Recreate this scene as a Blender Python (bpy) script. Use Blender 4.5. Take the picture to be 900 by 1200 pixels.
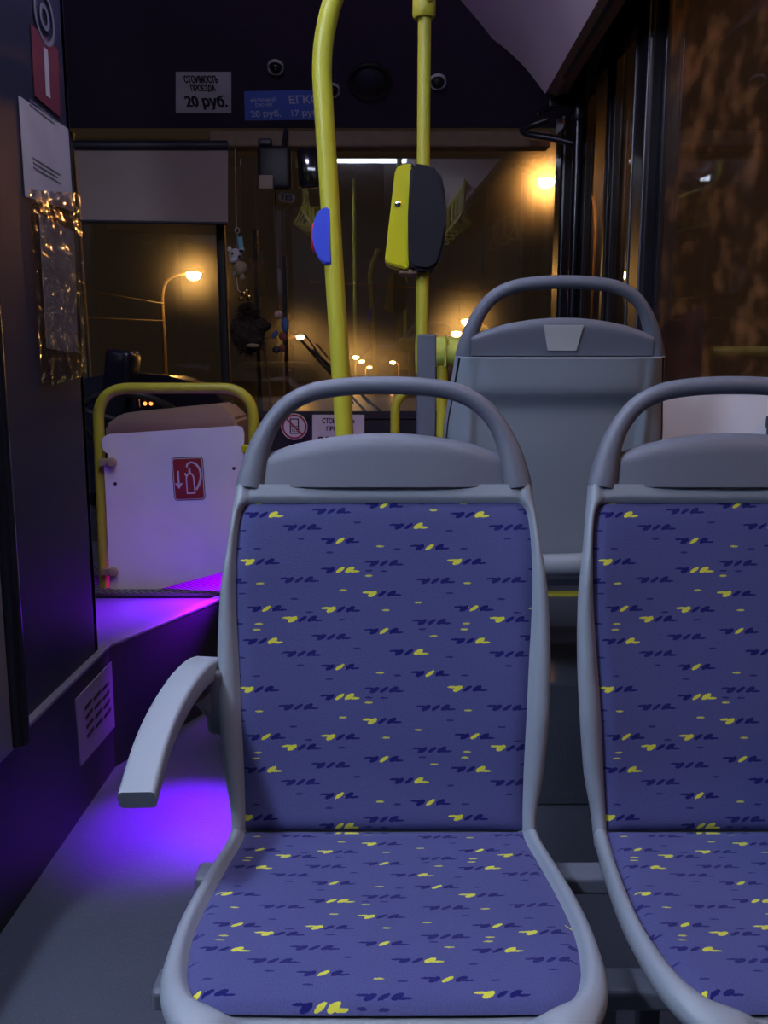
import bpy, bmesh, math, random
from mathutils import Vector, Matrix
random.seed(7)
C = bpy.context.scene.collection
for o in list(bpy.data.objects): bpy.data.objects.remove(o)
PI = math.pi
R = math.radians

# ------------------------------------------------------------------ camera
CAMZ = 1.09; PITCH = R(9.0); F = 1000.0
cam_d = bpy.data.cameras.new('camera'); cam = bpy.data.objects.new('camera', cam_d); C.objects.link(cam)
cam.location = (0, 0, CAMZ); cam.rotation_euler = (PI/2 - PITCH, 0, 0)
cam_d.sensor_fit = 'VERTICAL'; cam_d.sensor_height = 36; cam_d.lens = 36*F/1200
cam_d.clip_start = 0.02; cam_d.clip_end = 2000
bpy.context.scene.camera = cam
vs = bpy.context.scene.view_settings
vs.view_transform = 'Standard'; vs.look = 'None'; vs.exposure = 0.0; vs.gamma = 1.0; vs.use_curve_mapping = False

# ------------------------------------------------------------------ world: a dim, town-lit night sky
w = bpy.data.worlds.new('world'); bpy.context.scene.world = w; w.use_nodes = True
w.node_tree.nodes['Background'].inputs[0].default_value = (1.0, 0.64, 0.40, 1)
w.node_tree.nodes['Background'].inputs[1].default_value = 0.014

CEIL_W = 185.0        # ceiling lamp strength
LAMP_E = 260.0      # street lamp strength
NEAR_E = 800.0
SIDE_E = 190.0

# ------------------------------------------------------------------ materials
def mat(name, col, rough=0.5, metal=0.0, spec=0.5, bump=0.0, bscale=200.0, noise=0.0, nscale=20.0, emit=None, es=0.0, coat=0.0):
    m = bpy.data.materials.new(name); m.use_nodes = True
    nt = m.node_tree; b = nt.nodes['Principled BSDF']
    b.inputs['Base Color'].default_value = (*col, 1); b.inputs['Roughness'].default_value = rough
    b.inputs['Metallic'].default_value = metal; b.inputs['Specular IOR Level'].default_value = spec
    b.inputs['Coat Weight'].default_value = coat
    if emit:
        b.inputs['Emission Color'].default_value = (*emit, 1); b.inputs['Emission Strength'].default_value = es
    tc = None
    if noise > 0 or bump > 0:
        tc = nt.nodes.new('ShaderNodeTexCoord')
    if noise > 0:
        n = nt.nodes.new('ShaderNodeTexNoise'); n.inputs['Scale'].default_value = nscale; n.inputs['Detail'].default_value = 6
        nt.links.new(tc.outputs['Object'], n.inputs['Vector'])
        mr = nt.nodes.new('ShaderNodeMapRange'); mr.inputs[1].default_value = .3; mr.inputs[2].default_value = .7
        mr.inputs[3].default_value = 1 - noise; mr.inputs[4].default_value = 1 + noise
        nt.links.new(n.outputs['Fac'], mr.inputs[0])
        vm = nt.nodes.new('ShaderNodeVectorMath'); vm.operation = 'SCALE'; vm.inputs[0].default_value = col
        nt.links.new(mr.outputs[0], vm.inputs['Scale']); nt.links.new(vm.outputs[0], b.inputs['Base Color'])
    if bump > 0:
        n2 = nt.nodes.new('ShaderNodeTexNoise'); n2.inputs['Scale'].default_value = bscale; n2.inputs['Detail'].default_value = 3
        nt.links.new(tc.outputs['Object'], n2.inputs['Vector'])
        bp = nt.nodes.new('ShaderNodeBump'); bp.inputs['Strength'].default_value = bump; bp.inputs['Distance'].default_value = .002
        nt.links.new(n2.outputs['Fac'], bp.inputs['Height']); nt.links.new(bp.outputs[0], b.inputs['Normal'])
    return m

def glassmat(name, tint=(1, 1, 1), refl=1.0, dirt=0.05, dcol=(.5, .45, .4), scatter=0.0, srough=0.4, nscale=6.0, streak=(1, 1, 1), lo=.42, ior=1.5):
    """clear pane: see-through + mirror by fresnel + a film of dirt (diffuse and forward scattering)"""
    m = bpy.data.materials.new(name); m.use_nodes = True; nt = m.node_tree; N = nt.nodes; L = nt.links
    N.clear(); out = N.new('ShaderNodeOutputMaterial')
    tr = N.new('ShaderNodeBsdfTransparent'); tr.inputs[0].default_value = (*tint, 1)
    gl = N.new('ShaderNodeBsdfGlossy'); gl.inputs['Roughness'].default_value = 0.012; gl.inputs[0].default_value = (refl, refl, refl, 1)
    fr = N.new('ShaderNodeFresnel'); ge = N.new('ShaderNodeNewGeometry'); mi_r = N.new('ShaderNodeMapRange')
    mi_r.inputs[3].default_value = ior; mi_r.inputs[4].default_value = 1/ior   # same reflectance on both faces of the thin pane
    L.new(ge.outputs['Backfacing'], mi_r.inputs[0]); L.new(mi_r.outputs[0], fr.inputs[0])
    mx = N.new('ShaderNodeMixShader'); L.new(fr.outputs[0], mx.inputs[0]); L.new(tr.outputs[0], mx.inputs[1]); L.new(gl.outputs[0], mx.inputs[2])
    tc = N.new('ShaderNodeTexCoord'); mp = N.new('ShaderNodeMapping'); mp.inputs['Scale'].default_value = streak
    L.new(tc.outputs['Object'], mp.inputs[0])
    n = N.new('ShaderNodeTexNoise'); n.inputs['Scale'].default_value = nscale; n.inputs['Detail'].default_value = 8; n.inputs['Roughness'].default_value = .65
    L.new(mp.outputs[0], n.inputs['Vector'])
    mr = N.new('ShaderNodeMapRange'); mr.inputs[1].default_value = lo; mr.inputs[2].default_value = .76
    mr.inputs[3].default_value = dirt*0.08; mr.inputs[4].default_value = dirt
    L.new(n.outputs['Fac'], mr.inputs[0])
    dd = N.new('ShaderNodeBsdfDiffuse'); dd.inputs[0].default_value = (*dcol, 1)
    tl = N.new('ShaderNodeBsdfTranslucent'); tl.inputs[0].default_value = (*dcol, 1)
    ad = N.new('ShaderNodeMixShader'); ad.inputs[0].default_value = .6
    L.new(dd.outputs[0], ad.inputs[1]); L.new(tl.outputs[0], ad.inputs[2])
    mx2 = N.new('ShaderNodeMixShader'); L.new(mr.outputs[0], mx2.inputs[0]); L.new(mx.outputs[0], mx2.inputs[1]); L.new(ad.outputs[0], mx2.inputs[2])
    last = mx2
    if scatter > 0:
        rf = N.new('ShaderNodeBsdfRefraction'); rf.inputs['IOR'].default_value = 1.03; rf.inputs['Roughness'].default_value = srough
        mr2 = N.new('ShaderNodeMapRange'); mr2.inputs[1].default_value = .3; mr2.inputs[2].default_value = .7
        mr2.inputs[3].default_value = scatter*.85; mr2.inputs[4].default_value = scatter*1.15
        L.new(n.outputs['Fac'], mr2.inputs[0])
        mx3 = N.new('ShaderNodeMixShader'); L.new(mr2.outputs[0], mx3.inputs[0]); L.new(mx2.outputs[0], mx3.inputs[1]); L.new(rf.outputs[0], mx3.inputs[2])
        last = mx3
    L.new(last.outputs[0], out.inputs[0])
    return m

# ---- seat fabric: repeating motif of three brush marks, on UVs in metres
class NG:
    def __init__(s, nt): s.nt = nt
    def v(s, sock, x):
        if hasattr(x, 'links'): s.nt.links.new(x, sock)
        else: sock.default_value = x
    def m(s, op, *a):
        n = s.nt.nodes.new('ShaderNodeMath'); n.operation = op
        for i, x in enumerate(a): s.v(n.inputs[i], x)
        return n.outputs[0]
    def vm(s, op, *a):
        n = s.nt.nodes.new('ShaderNodeVectorMath'); n.operation = op
        for i, x in enumerate(a): s.v(n.inputs[i], x)
        return n.outputs[0]
def fabric():
    m = bpy.data.materials.new('seat_fabric'); m.use_nodes = True; nt = m.node_tree; g = NG(nt); L = nt.links
    b = nt.nodes['Principled BSDF']
    uv = nt.nodes.new('ShaderNodeUVMap').outputs[0]
    # slight wobble of the weave edge
    nz = nt.nodes.new('ShaderNodeTexNoise'); nz.inputs['Scale'].default_value = 900; L.new(uv, nz.inputs['Vector'])
    nzc = g.vm('MULTIPLY_ADD', nz.outputs['Color'], (.0030, .0030, 0), (-.0015, -.0015, 0))
    p = g.vm('ADD', uv, nzc)
    PX, PY = .306, .187
    k = .306/540.0
    mot = [(235, 90, 2), (427, 93, 1), (327, 118, 1), (665, 126, 0), (540, 150, 2), (225, 175, 3), (402, 165, 0), (325, 208, 0), (605, 205, 3),
           (425, 243, 2), (660, 260, 2), (217, 298, 1), (425, 320, 4), (540, 302, 0), (318, 345, 0), (675, 348, 0), (535, 382, 1)]
    dash = [(545, 95, 6), (215, 130, 6), (670, 163, 6), (530, 258, 6), (433, 373, 6), (218, 354, 6), (630, 405, 6), (500, 335, 6), (750, 145, 6),
            (345, 100, 5), (430, 120, 5), (640, 145, 5), (322, 238, 5), (210, 264, 5), (398, 274, 5), (575, 265, 5), (712, 217, 5), (500, 322, 5), (540, 323, 5), (712, 380, 5), (305, 395, 5), (470, 195, 5)]
    U = V = T = D = None
    def acc(a, x): return x if a is None else g.m('ADD', a, x)
    for (x, y, t) in mot + dash:
        d = g.vm('SUBTRACT', p, (x*k, -y*k, 0))
        wv = g.vm('WRAP', d, (PX/2, PY/2, 1), (-PX/2, -PY/2, -1))
        hw = (.031, .0064) if t < 5 else (.0058, .0014)
        if t >= 5: wv2 = g.vm('MULTIPLY', wv, (1/hw[0], 1/hw[1], 0))
        if t < 5:
            a = g.vm('ABSOLUTE', g.vm('MULTIPLY', wv, (1/hw[0], 1/hw[1], 0)))
            sp = nt.nodes.new('ShaderNodeSeparateXYZ'); L.new(a, sp.inputs[0])
            ins = g.m('LESS_THAN', g.m('MAXIMUM', sp.outputs[0], sp.outputs[1]), 1.0)
            s2 = nt.nodes.new('ShaderNodeSeparateXYZ'); L.new(wv, s2.inputs[0])
            U = g.m('MULTIPLY', s2.outputs[0], ins) if U is None else g.m('MULTIPLY_ADD', s2.outputs[0], ins, U)
            V = g.m('MULTIPLY', s2.outputs[1], ins) if V is None else g.m('MULTIPLY_ADD', s2.outputs[1], ins, V)
            T = g.m('MULTIPLY', ins, float(t+1)) if T is None else g.m('MULTIPLY_ADD', ins, float(t+1), T)
        else:
            n = nt.nodes.new('ShaderNodeVectorMath'); n.operation = 'LENGTH'; L.new(wv2, n.inputs[0])
            ins = g.m('LESS_THAN', n.outputs['Value'], 1.0)
            D = g.m('MULTIPLY', ins, 1.0 if t == 5 else 10.0) if D is None else g.m('MULTIPLY_ADD', ins, 1.0 if t == 5 else 10.0, D)
    sg = g.m('SIGN', U)
    au = g.m('ABSOLUTE', U); av = g.m('MULTIPLY', V, sg)
    def ell(u, v, cx, cy, a, bb, sh):   # sheared ellipse, u shifted along v
        vv = g.m('SUBTRACT', v, cy)
        uu = g.m('MULTIPLY_ADD', vv, -sh, g.m('SUBTRACT', u, cx))
        return g.m('LESS_THAN', g.m('ADD', g.m('POWER', g.m('MULTIPLY', uu, 1/a), 2.0), g.m('POWER', g.m('MULTIPLY', vv, 1/bb), 2.0)), 1.0)
    outer = g.m('MAXIMUM', ell(au, av, .0142, .0004, .0056, .0046, .9), ell(au, av, .0212, -.0020, .0080, .0016, 0.5))
    midb = ell(U, V, 0.0, 0.0, .0042, .0045, 1.1)
    mot_ins = g.m('GREATER_THAN', T, .5)
    isL = g.m('LESS_THAN', U, -.0075); isR = g.m('GREATER_THAN', U, .0075)
    isM = g.m('SUBTRACT', 1.0, g.m('MAXIMUM', isL, isR))
    def eq(v_): return g.m('COMPARE', T, float(v_), .3)
    yel = g.m('MAXIMUM', g.m('MAXIMUM', g.m('MULTIPLY', eq(2), isL), g.m('MULTIPLY', g.m('MAXIMUM', eq(3), eq(5)), isM)), g.m('MULTIPLY', g.m('MAXIMUM', eq(4), eq(5)), isR))
    shape = g.m('MULTIPLY', g.m('MAXIMUM', outer, midb), mot_ins)
    faint = g.m('MULTIPLY', eq(1), 0.06)
    navy = g.m('MULTIPLY', shape, g.m('SUBTRACT', 1.0, yel)); navy = g.m('MULTIPLY', navy, g.m('SUBTRACT', 1.0, faint))
    yshape = g.m('MULTIPLY', shape, yel)
    dn = g.m('COMPARE', D, 1.0, .5); dy = g.m('GREATER_THAN', D, 5.0)
    navy = g.m('MAXIMUM', navy, g.m('MULTIPLY', dn, .8)); yshape = g.m('MAXIMUM', yshape, g.m('MULTIPLY', dy, .8))
    base = nt.nodes.new('ShaderNodeTexNoise'); base.inputs['Scale'].default_value = 500; base.inputs['Detail'].default_value = 2; L.new(uv, base.inputs['Vector'])
    cr = nt.nodes.new('ShaderNodeMix'); cr.data_type = 'RGBA'
    L.new(base.outputs['Fac'], cr.inputs[0]); cr.inputs[6].default_value = (.050, .058, .165, 1); cr.inputs[7].default_value = (.092, .100, .26, 1)
    m1 = nt.nodes.new('ShaderNodeMix'); m1.data_type = 'RGBA'; L.new(navy, m1.inputs[0]); L.new(cr.outputs[2], m1.inputs[6]); m1.inputs[7].default_value = (.010, .010, .11, 1)
    m2 = nt.nodes.new('ShaderNodeMix'); m2.data_type = 'RGBA'; L.new(yshape, m2.inputs[0]); L.new(m1.outputs[2], m2.inputs[6]); m2.inputs[7].default_value = (.62, .62, .06, 1)
    L.new(m2.outputs[2], b.inputs['Base Color'])
    b.inputs['Roughness'].default_value = .95; b.inputs['Specular IOR Level'].default_value = .1
    b.inputs['Sheen Weight'].default_value = .2; b.inputs['Sheen Roughness'].default_value = .5; b.inputs['Sheen Tint'].default_value = (.5, .5, 1, 1)
    bp = nt.nodes.new('ShaderNodeBump'); bp.inputs['Strength'].default_value = .5; bp.inputs['Distance'].default_value = .0015
    L.new(base.outputs['Fac'], bp.inputs['Height']); L.new(bp.outputs[0], b.inputs['Normal'])
    return m

M = {
 'fabric': fabric(),
 'shell': mat('grey_shell_plastic', (.25, .29, .345), .36, bump=.25, bscale=900),
 'handle': mat('slate_handle_plastic', (.125, .14, .185), .42, bump=.35, bscale=900),
 'badge': mat('pale_badge', (.40, .42, .44), .5),
 'rubber': mat('black_rubber', (.012, .012, .014), .5),
 'yellow': mat('yellow_powder_coat', (.46, .43, .035), .38, bump=.3, bscale=350),
 'yellow_gloss': mat('yellow_plastic', (.60, .58, .008), .35),
 'green': mat('lime_sleeve', (.60, .70, .12), .6, noise=.2, nscale=30),
 'blue': mat('blue_plastic', (.05, .08, .62), .35),
 'red': mat('red_plastic', (.55, .01, .02), .35),
 'dark': mat('dark_plastic', (.020, .019, .030), .42, bump=.3, bscale=500),
 'header': mat('header_panel', (.045, .034, .060), .5, bump=.4, bscale=400),
 'black_gloss': mat('black_lacquer', (.008, .008, .016), .22),
 'blackmetal': mat('black_metal', (.012, .012, .018), .3, metal=.0),
 'cabin': mat('cabin_panel', (.018, .019, .042), .45, spec=.3, bump=.2, bscale=300),
 'slatepost': mat('slate_post', (.10, .115, .16), .5, bump=.4, bscale=500),
 'casing': mat('validator_dark', (.016, .017, .025), .6, spec=.15, bump=.3, bscale=600),
 'white_bright': mat('white_laminate', (.84, .84, .92), .5),
 'board': mat('white_board', (.74, .69, .80), .55, noise=.04, nscale=8),
 'paper': mat('paper', (.62, .60, .64), .7, noise=.05, nscale=12),
 'paper_dim': mat('aged_paper', (.36, .32, .36), .6, noise=.08, nscale=10),
 'ink': mat('ink', (.02, .02, .03), .6),
 'sign_blue': mat('sign_blue', (.12, .22, .78), .5),
 'sign_ink': mat('sign_pale', (.75, .80, 1.0), .5),
 'sign_red_dull': mat('sign_red_dull', (.13, .02, .04), .5),
 'sign_red': mat('sign_red', (.30, .02, .035), .5),
 'sign_white': mat('sign_white', (.65, .60, .66), .5),
 'roller': mat('roller_blind', (.30, .22, .20), .7, noise=.05, nscale=5),
 'beam': mat('brown_beam', (.20, .12, .07), .6, noise=.1, nscale=20),
 'floor': None, 'cove': mat('cove_lining', (.72, .60, .64), .6, bump=.2, bscale=200),
 'ceiling': mat('ceiling_lining', (.30, .28, .33), .7),
 'cream': mat('tan_plastic', (.30, .22, .16), .6),
 'metal': mat('brushed_metal', (.45, .45, .48), .3, metal=1),
 'chrome': mat('chrome', (.7, .7, .75), .12, metal=1),
 'kerb': mat('kerb_side', (.013, .013, .022), .6, bump=.3, bscale=200),
 'lip': mat('grey_trim', (.13, .13, .17), .5),
 'vent': mat('vent_plate', (.17, .16, .21), .55),
 'bar': mat('grey_bar', (.12, .13, .17), .45),
 'asphalt': mat('asphalt', (.16, .15, .14), .38, noise=.3, nscale=.6),
 'pole_out': mat('street_pole', (.30, .22, .14), .6),
 'wire': mat('wire', (.12, .08, .05), .5),
 'pink': mat('toy_pink', (.55, .32, .27), .7), 'toy_tan': mat('toy_tan', (.33, .24, .15), .8), 'toy_white': mat('toy_white', (.5, .45, .45), .7),
 'fur': mat('dark_fur', (.035, .018, .012), .95, bump=1, bscale=300),
 'teal': mat('teal_tag', (.08, .35, .42), .5),
 'lens': mat('lens_glass', (.01, .01, .012), .08, coat=.6),
}
def floor_mat():
    m = mat('vinyl_floor', (.055, .062, .085), .38, bump=.3, bscale=120)
    nt = m.node_tree; b = nt.nodes['Principled BSDF']
    tc = nt.nodes.new('ShaderNodeTexCoord')
    v = nt.nodes.new('ShaderNodeTexVoronoi'); v.inputs['Scale'].default_value = 170; nt.links.new(tc.outputs['Object'], v.inputs['Vector'])
    lt = nt.nodes.new('ShaderNodeMath'); lt.operation = 'LESS_THAN'; lt.inputs[1].default_value = .16; nt.links.new(v.outputs['Distance'], lt.inputs[0])
    n = nt.nodes.new('ShaderNodeTexNoise'); n.inputs['Scale'].default_value = 3; n.inputs['Detail'].default_value = 6; nt.links.new(tc.outputs['Object'], n.inputs['Vector'])
    c0 = nt.nodes.new('ShaderNodeMix'); c0.data_type = 'RGBA'; nt.links.new(n.outputs['Fac'], c0.inputs[0]); c0.inputs[6].default_value = (.040, .048, .068, 1); c0.inputs[7].default_value = (.095, .105, .14, 1)
    c1 = nt.nodes.new('ShaderNodeMix'); c1.data_type = 'RGBA'; nt.links.new(lt.outputs[0], c1.inputs[0]); nt.links.new(c0.outputs[2], c1.inputs[6]); c1.inputs[7].default_value = (.15, .15, .2, 1)
    nt.links.new(c1.outputs[2], b.inputs['Base Color'])
    return m
M['floor'] = floor_mat()
def ribbed():
    m = mat('ribbed_rubber', (.10, .10, .13), .45)
    nt = m.node_tree; b = nt.nodes['Principled BSDF']; tc = nt.nodes.new('ShaderNodeTexCoord')
    wv = nt.nodes.new('ShaderNodeTexWave'); wv.inputs['Scale'].default_value = 26; wv.bands_direction = 'DIAGONAL'
    nt.links.new(tc.outputs['Object'], wv.inputs['Vector'])
    bp = nt.nodes.new('ShaderNodeBump'); bp.inputs['Strength'].default_value = 1; bp.inputs['Distance'].default_value = .006
    nt.links.new(wv.outputs['Fac'], bp.inputs['Height']); nt.links.new(bp.outputs[0], b.inputs['Normal'])
    return m
M['ribbed'] = ribbed()
def emis(name, col, s):
    m = bpy.data.materials.new(name); m.use_nodes = True; nt = m.node_tree; nt.nodes.clear()
    o = nt.nodes.new('ShaderNodeOutputMaterial'); e = nt.nodes.new('ShaderNodeEmission'); e.inputs[0].default_value = (*col, 1); e.inputs[1].default_value = s
    nt.links.new(e.outputs[0], o.inputs[0]); return m
M['sodium'] = emis('sodium_lamp', (1, .50, .12), LAMP_E)
M['sodium_near'] = emis('sodium_lamp_near', (1, .42, .09), NEAR_E)
M['sodium_side'] = emis('sodium_lamp_side', (1, .45, .14), SIDE_E)
M['ceil_lamp_dim'] = emis('ceiling_lamp_dim', (.68, .77, 1.0), CEIL_W*.075)
M['ceil_lamp_front'] = emis('ceiling_lamp_front', (.72, .66, 1.0), CEIL_W*.30)
M['ceil_lamp_rear'] = emis('ceiling_lamp_rear', (.68, .77, 1.0), CEIL_W*.06)
M['ceil_lamp'] = emis('ceiling_lamp', (.68, .77, 1.0), CEIL_W)
M['led_amber'] = emis('amber_light', (1, .25, .06), 3)
M['led_white'] = emis('white_light', (1, .85, .7), 3)
M['led_violet'] = emis('violet_light', (.25, .0, 1), 4)
M['windscreen'] = glassmat('windscreen_glass', (.86, .86, .86), .9, dirt=.012, dcol=(.5, .42, .3), scatter=.035, srough=.9, nscale=7, ior=2.0)
M['side_glass'] = glassmat('side_glass', (.75, .72, .7), .8, dirt=.32, dcol=(.75, .46, .22), scatter=.0, srough=.5, nscale=5, streak=(1, 1.2, 1.6), lo=.50)  # real dirt film, its orange colour also carries painted-in street lamp glow
M['door_glass'] = glassmat('door_glass', (.6, .58, .56), .8, dirt=.06, dcol=(.5, .4, .3), scatter=.03, srough=.9, nscale=9)
M['film'] = None
def film():
    m = bpy.data.materials.new('plastic_pocket_film'); m.use_nodes = True; nt = m.node_tree; N = nt.nodes; L = nt.links; N.clear()
    out = N.new('ShaderNodeOutputMaterial'); tr = N.new('ShaderNodeBsdfTransparent'); gl = N.new('ShaderNodeBsdfGlossy'); gl.inputs['Roughness'].default_value = .06
    mx = N.new('ShaderNodeMixShader'); mx.inputs[0].default_value = .35
    tc = N.new('ShaderNodeTexCoord'); n = N.new('ShaderNodeTexNoise'); n.inputs['Scale'].default_value = 14; n.inputs['Distortion'].default_value = 1.5
    L.new(tc.outputs['Object'], n.inputs['Vector']); bp = N.new('ShaderNodeBump'); bp.inputs['Strength'].default_value = .7; bp.inputs['Distance'].default_value = .012
    L.new(n.outputs['Fac'], bp.inputs['Height']); L.new(bp.outputs[0], gl.inputs['Normal'])
    L.new(tr.outputs[0], mx.inputs[1]); L.new(gl.outputs[0], mx.inputs[2]); L.new(mx.outputs[0], out.inputs[0]); return m
M['film'] = film()

# ------------------------------------------------------------------ helpers
def ray(px, py):
    x = (px-450)/F; y = (600-py)/F
    return Vector((x, math.cos(PITCH)+y*math.sin(PITCH), -math.sin(PITCH)+y*math.cos(PITCH)))
EYE = Vector((0, 0, CAMZ))
def atY(px, py, Y): d = ray(px, py); return EYE + d*(Y/d.y)
def atX(px, py, X): d = ray(px, py); return EYE + d*(X/d.x)
def atZ(px, py, Z): d = ray(px, py); return EYE + d*((Z-CAMZ)/d.z)
def atP(px, py, p0, n): d = ray(px, py); return EYE + d*((p0-EYE).dot(n)/d.dot(n))

def add_box(bm, c, s, rot=None, bev=0.0, mi=0):
    t = bmesh.new(); bmesh.ops.create_cube(t, size=1)
    for v in t.verts: v.co = Vector((v.co.x*s[0], v.co.y*s[1], v.co.z*s[2]))
    if bev > 0: bmesh.ops.bevel(t, geom=t.edges[:], offset=bev, segments=3, affect='EDGES', profile=.5)
    Mx = Matrix.Translation(Vector(c)) @ (rot.to_4x4() if rot else Matrix.Identity(4))
    t.transform(Mx); merge(bm, t, mi)
def merge(bm, t, mi=0):
    vm = {}
    for v in t.verts: vm[v] = bm.verts.new(v.co)
    for f in t.faces:
        try:
            nf = bm.faces.new([vm[v] for v in f.verts]); nf.material_index = mi
        except ValueError: pass
    t.free()
def smooth_path(pts, n=8, closed=False):
    P = [Vector(p) for p in pts]; out = []
    N = len(P); rng = range(N if closed else N-1)
    for i in rng:
        g = lambda j: P[j % N] if closed else P[max(0, min(N-1, j))]
        p0, p1, p2, p3 = g(i-1), g(i), g(i+1), g(i+2)
        for k in range(n):
            t = k/n
            out.append(.5*((2*p1)+(p2-p0)*t+(2*p0-5*p1+4*p2-p3)*t*t+(3*p1-p0-3*p2+p3)*t**3))
    if not closed: out.append(P[-1].copy())
    return out
def fillet(pts, r, n=6):
    P = [Vector(p) for p in pts]; out = [P[0]]
    for i in range(1, len(P)-1):
        a = (P[i-1]-P[i]); b = (P[i+1]-P[i]); rr = min(r, a.length*.49, b.length*.49)
        A = P[i]+a.normalized()*rr; B = P[i]+b.normalized()*rr
        for k in range(n+1):
            t = k/n; out.append(A*(1-t)**2+P[i]*2*t*(1-t)+B*t*t)
    out.append(P[-1]); return out
def sweep(bm, path, sec, up=None, caps=True, closed=False, mi=0):
    """sec(i,t) -> list of (a,b) offsets; frame: a along side, b along up"""
    n = len(path); rings = []
    prevu = None
    for i, p in enumerate(path):
        if closed: d = (path[(i+1) % n]-path[i-1]).normalized()
        else: d = (path[min(n-1, i+1)]-path[max(0, i-1)]).normalized()
        if up is not None: u = Vector(up)
        else: u = prevu if prevu is not None else (Vector((0, 0, 1)) if abs(d.z) < .9 else Vector((1, 0, 0)))
        u = (u-d*u.dot(d)).normalized(); prevu = u
        s = d.cross(u).normalized()
        rings.append([bm.verts.new(p+s*a+u*b) for a, b in sec(i, i/(n-1))])
    m = len(rings[0])
    for i in range(n if closed else n-1):
        A = rings[i]; B = rings[(i+1) % n]
        for k in range(m):
            f = bm.faces.new((A[k], A[(k+1) % m], B[(k+1) % m], B[k])); f.material_index = mi
    if caps and not closed:
        f = bm.faces.new(rings[0][::-1]); f.material_index = mi
        f = bm.faces.new(rings[-1]); f.material_index = mi
def circ(r, n=16, ry=None):
    ry = ry or r
    return [(r*math.cos(2*PI*k/n), ry*math.sin(2*PI*k/n)) for k in range(n)]
def rrect(wd, h, r, n=4):
    out = []
    for cx, cy, a0 in ((wd/2-r, h/2-r, 0), (-wd/2+r, h/2-r, 90), (-wd/2+r, -h/2+r, 180), (wd/2-r, -h/2+r, 270)):
        for k in range(n+1):
            a = R(a0+90*k/n); out.append((cx+r*math.cos(a), cy+r*math.sin(a)))
    return out
def tube(bm, path, r, n=16, mi=0, up=None): sweep(bm, [Vector(p) for p in path], lambda i, t: circ(r, n), mi=mi, up=up)
def lathe(bm, prof, n=24, mat4=None, mi=0):
    t = bmesh.new(); rings = []
    for r, z in prof:
        rings.append([t.verts.new((max(r, 1e-5)*math.cos(2*PI*k/n), max(r, 1e-5)*math.sin(2*PI*k/n), z)) for k in range(n)])
    for A, B in zip(rings, rings[1:]):
        for k in range(n): t.faces.new((A[k], A[(k+1) % n], B[(k+1) % n], B[k]))
    t.faces.new(rings[0][::-1]); t.faces.new(rings[-1])
    if mat4: t.transform(mat4)
    merge(bm, t, mi)
def ellipsoid(bm, c, s, rot=None, mi=0, seg=16):
    t = bmesh.new(); bmesh.ops.create_uvsphere(t, u_segments=seg, v_segments=seg//2+2, radius=1)
    for v in t.verts: v.co = Vector((v.co.x*s[0], v.co.y*s[1], v.co.z*s[2]))
    t.transform(Matrix.Translation(Vector(c)) @ (rot.to_4x4() if rot else Matrix.Identity(4))); merge(bm, t, mi)
def slab(bm, pts, nrm, th, mi=0):
    """polygon pts extruded by -nrm*th (front face at pts)"""
    nrm = Vector(nrm).normalized(); A = [bm.verts.new(Vector(p)) for p in pts]; B = [bm.verts.new(Vector(p)-nrm*th) for p in pts]
    n = len(A)
    bm.faces.new(A).material_index = mi; bm.faces.new(B[::-1]).material_index = mi
    for k in range(n): bm.faces.new((A[k], B[k], B[(k+1) % n], A[(k+1) % n])).material_index = mi
def finish(bm): bmesh.ops.recalc_face_normals(bm, faces=bm.faces[:])
def obj(name, bm, m, parent=None, smooth=False, loc=None, angle=40):
    finish(bm)
    if loc is not None:
        bm.transform(Matrix.Translation(-Vector(loc)))
    me = bpy.data.meshes.new(name); bm.to_mesh(me); bm.free()
    for x in (m if isinstance(m, (list, tuple)) else [m]): me.materials.append(x)
    if smooth:
        me.polygons.foreach_set('use_smooth', [True]*len(me.polygons))
        try: me.set_sharp_from_angle(angle=R(angle))
        except Exception: pass
    o = bpy.data.objects.new(name, me); C.objects.link(o)
    if loc is not None: o.location = loc
    if parent:
        o.parent = parent
        if loc is not None: o.location = Vector(loc) - wl(parent)
        else: o.location = -wl(parent)
    return o
def wl(o):
    v = o.location.copy(); p = o.parent
    while p: v += p.location; p = p.parent
    return v
def tag(o, label, cat, group=None, kind=None):
    o['label'] = label; o['category'] = cat
    if group: o['group'] = group
    if kind: o['kind'] = kind
    return o
def thing(name, label, cat, loc=(0, 0, 0), group=None):
    o = bpy.data.objects.new(name, None); C.objects.link(o); o.location = loc; o.empty_display_size = .1
    return tag(o, label, cat, group)
def struct(name, bm, m, smooth=False):
    o = obj(name, bm, m, smooth=smooth); o['kind'] = 'structure'; return o
def copy_tree(o, parent=None):
    c = o.copy(); C.objects.link(c); c.parent = parent
    for ch in list(o.children): copy_tree(ch, c)
    return c
def B_(): return bmesh.new()
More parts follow.
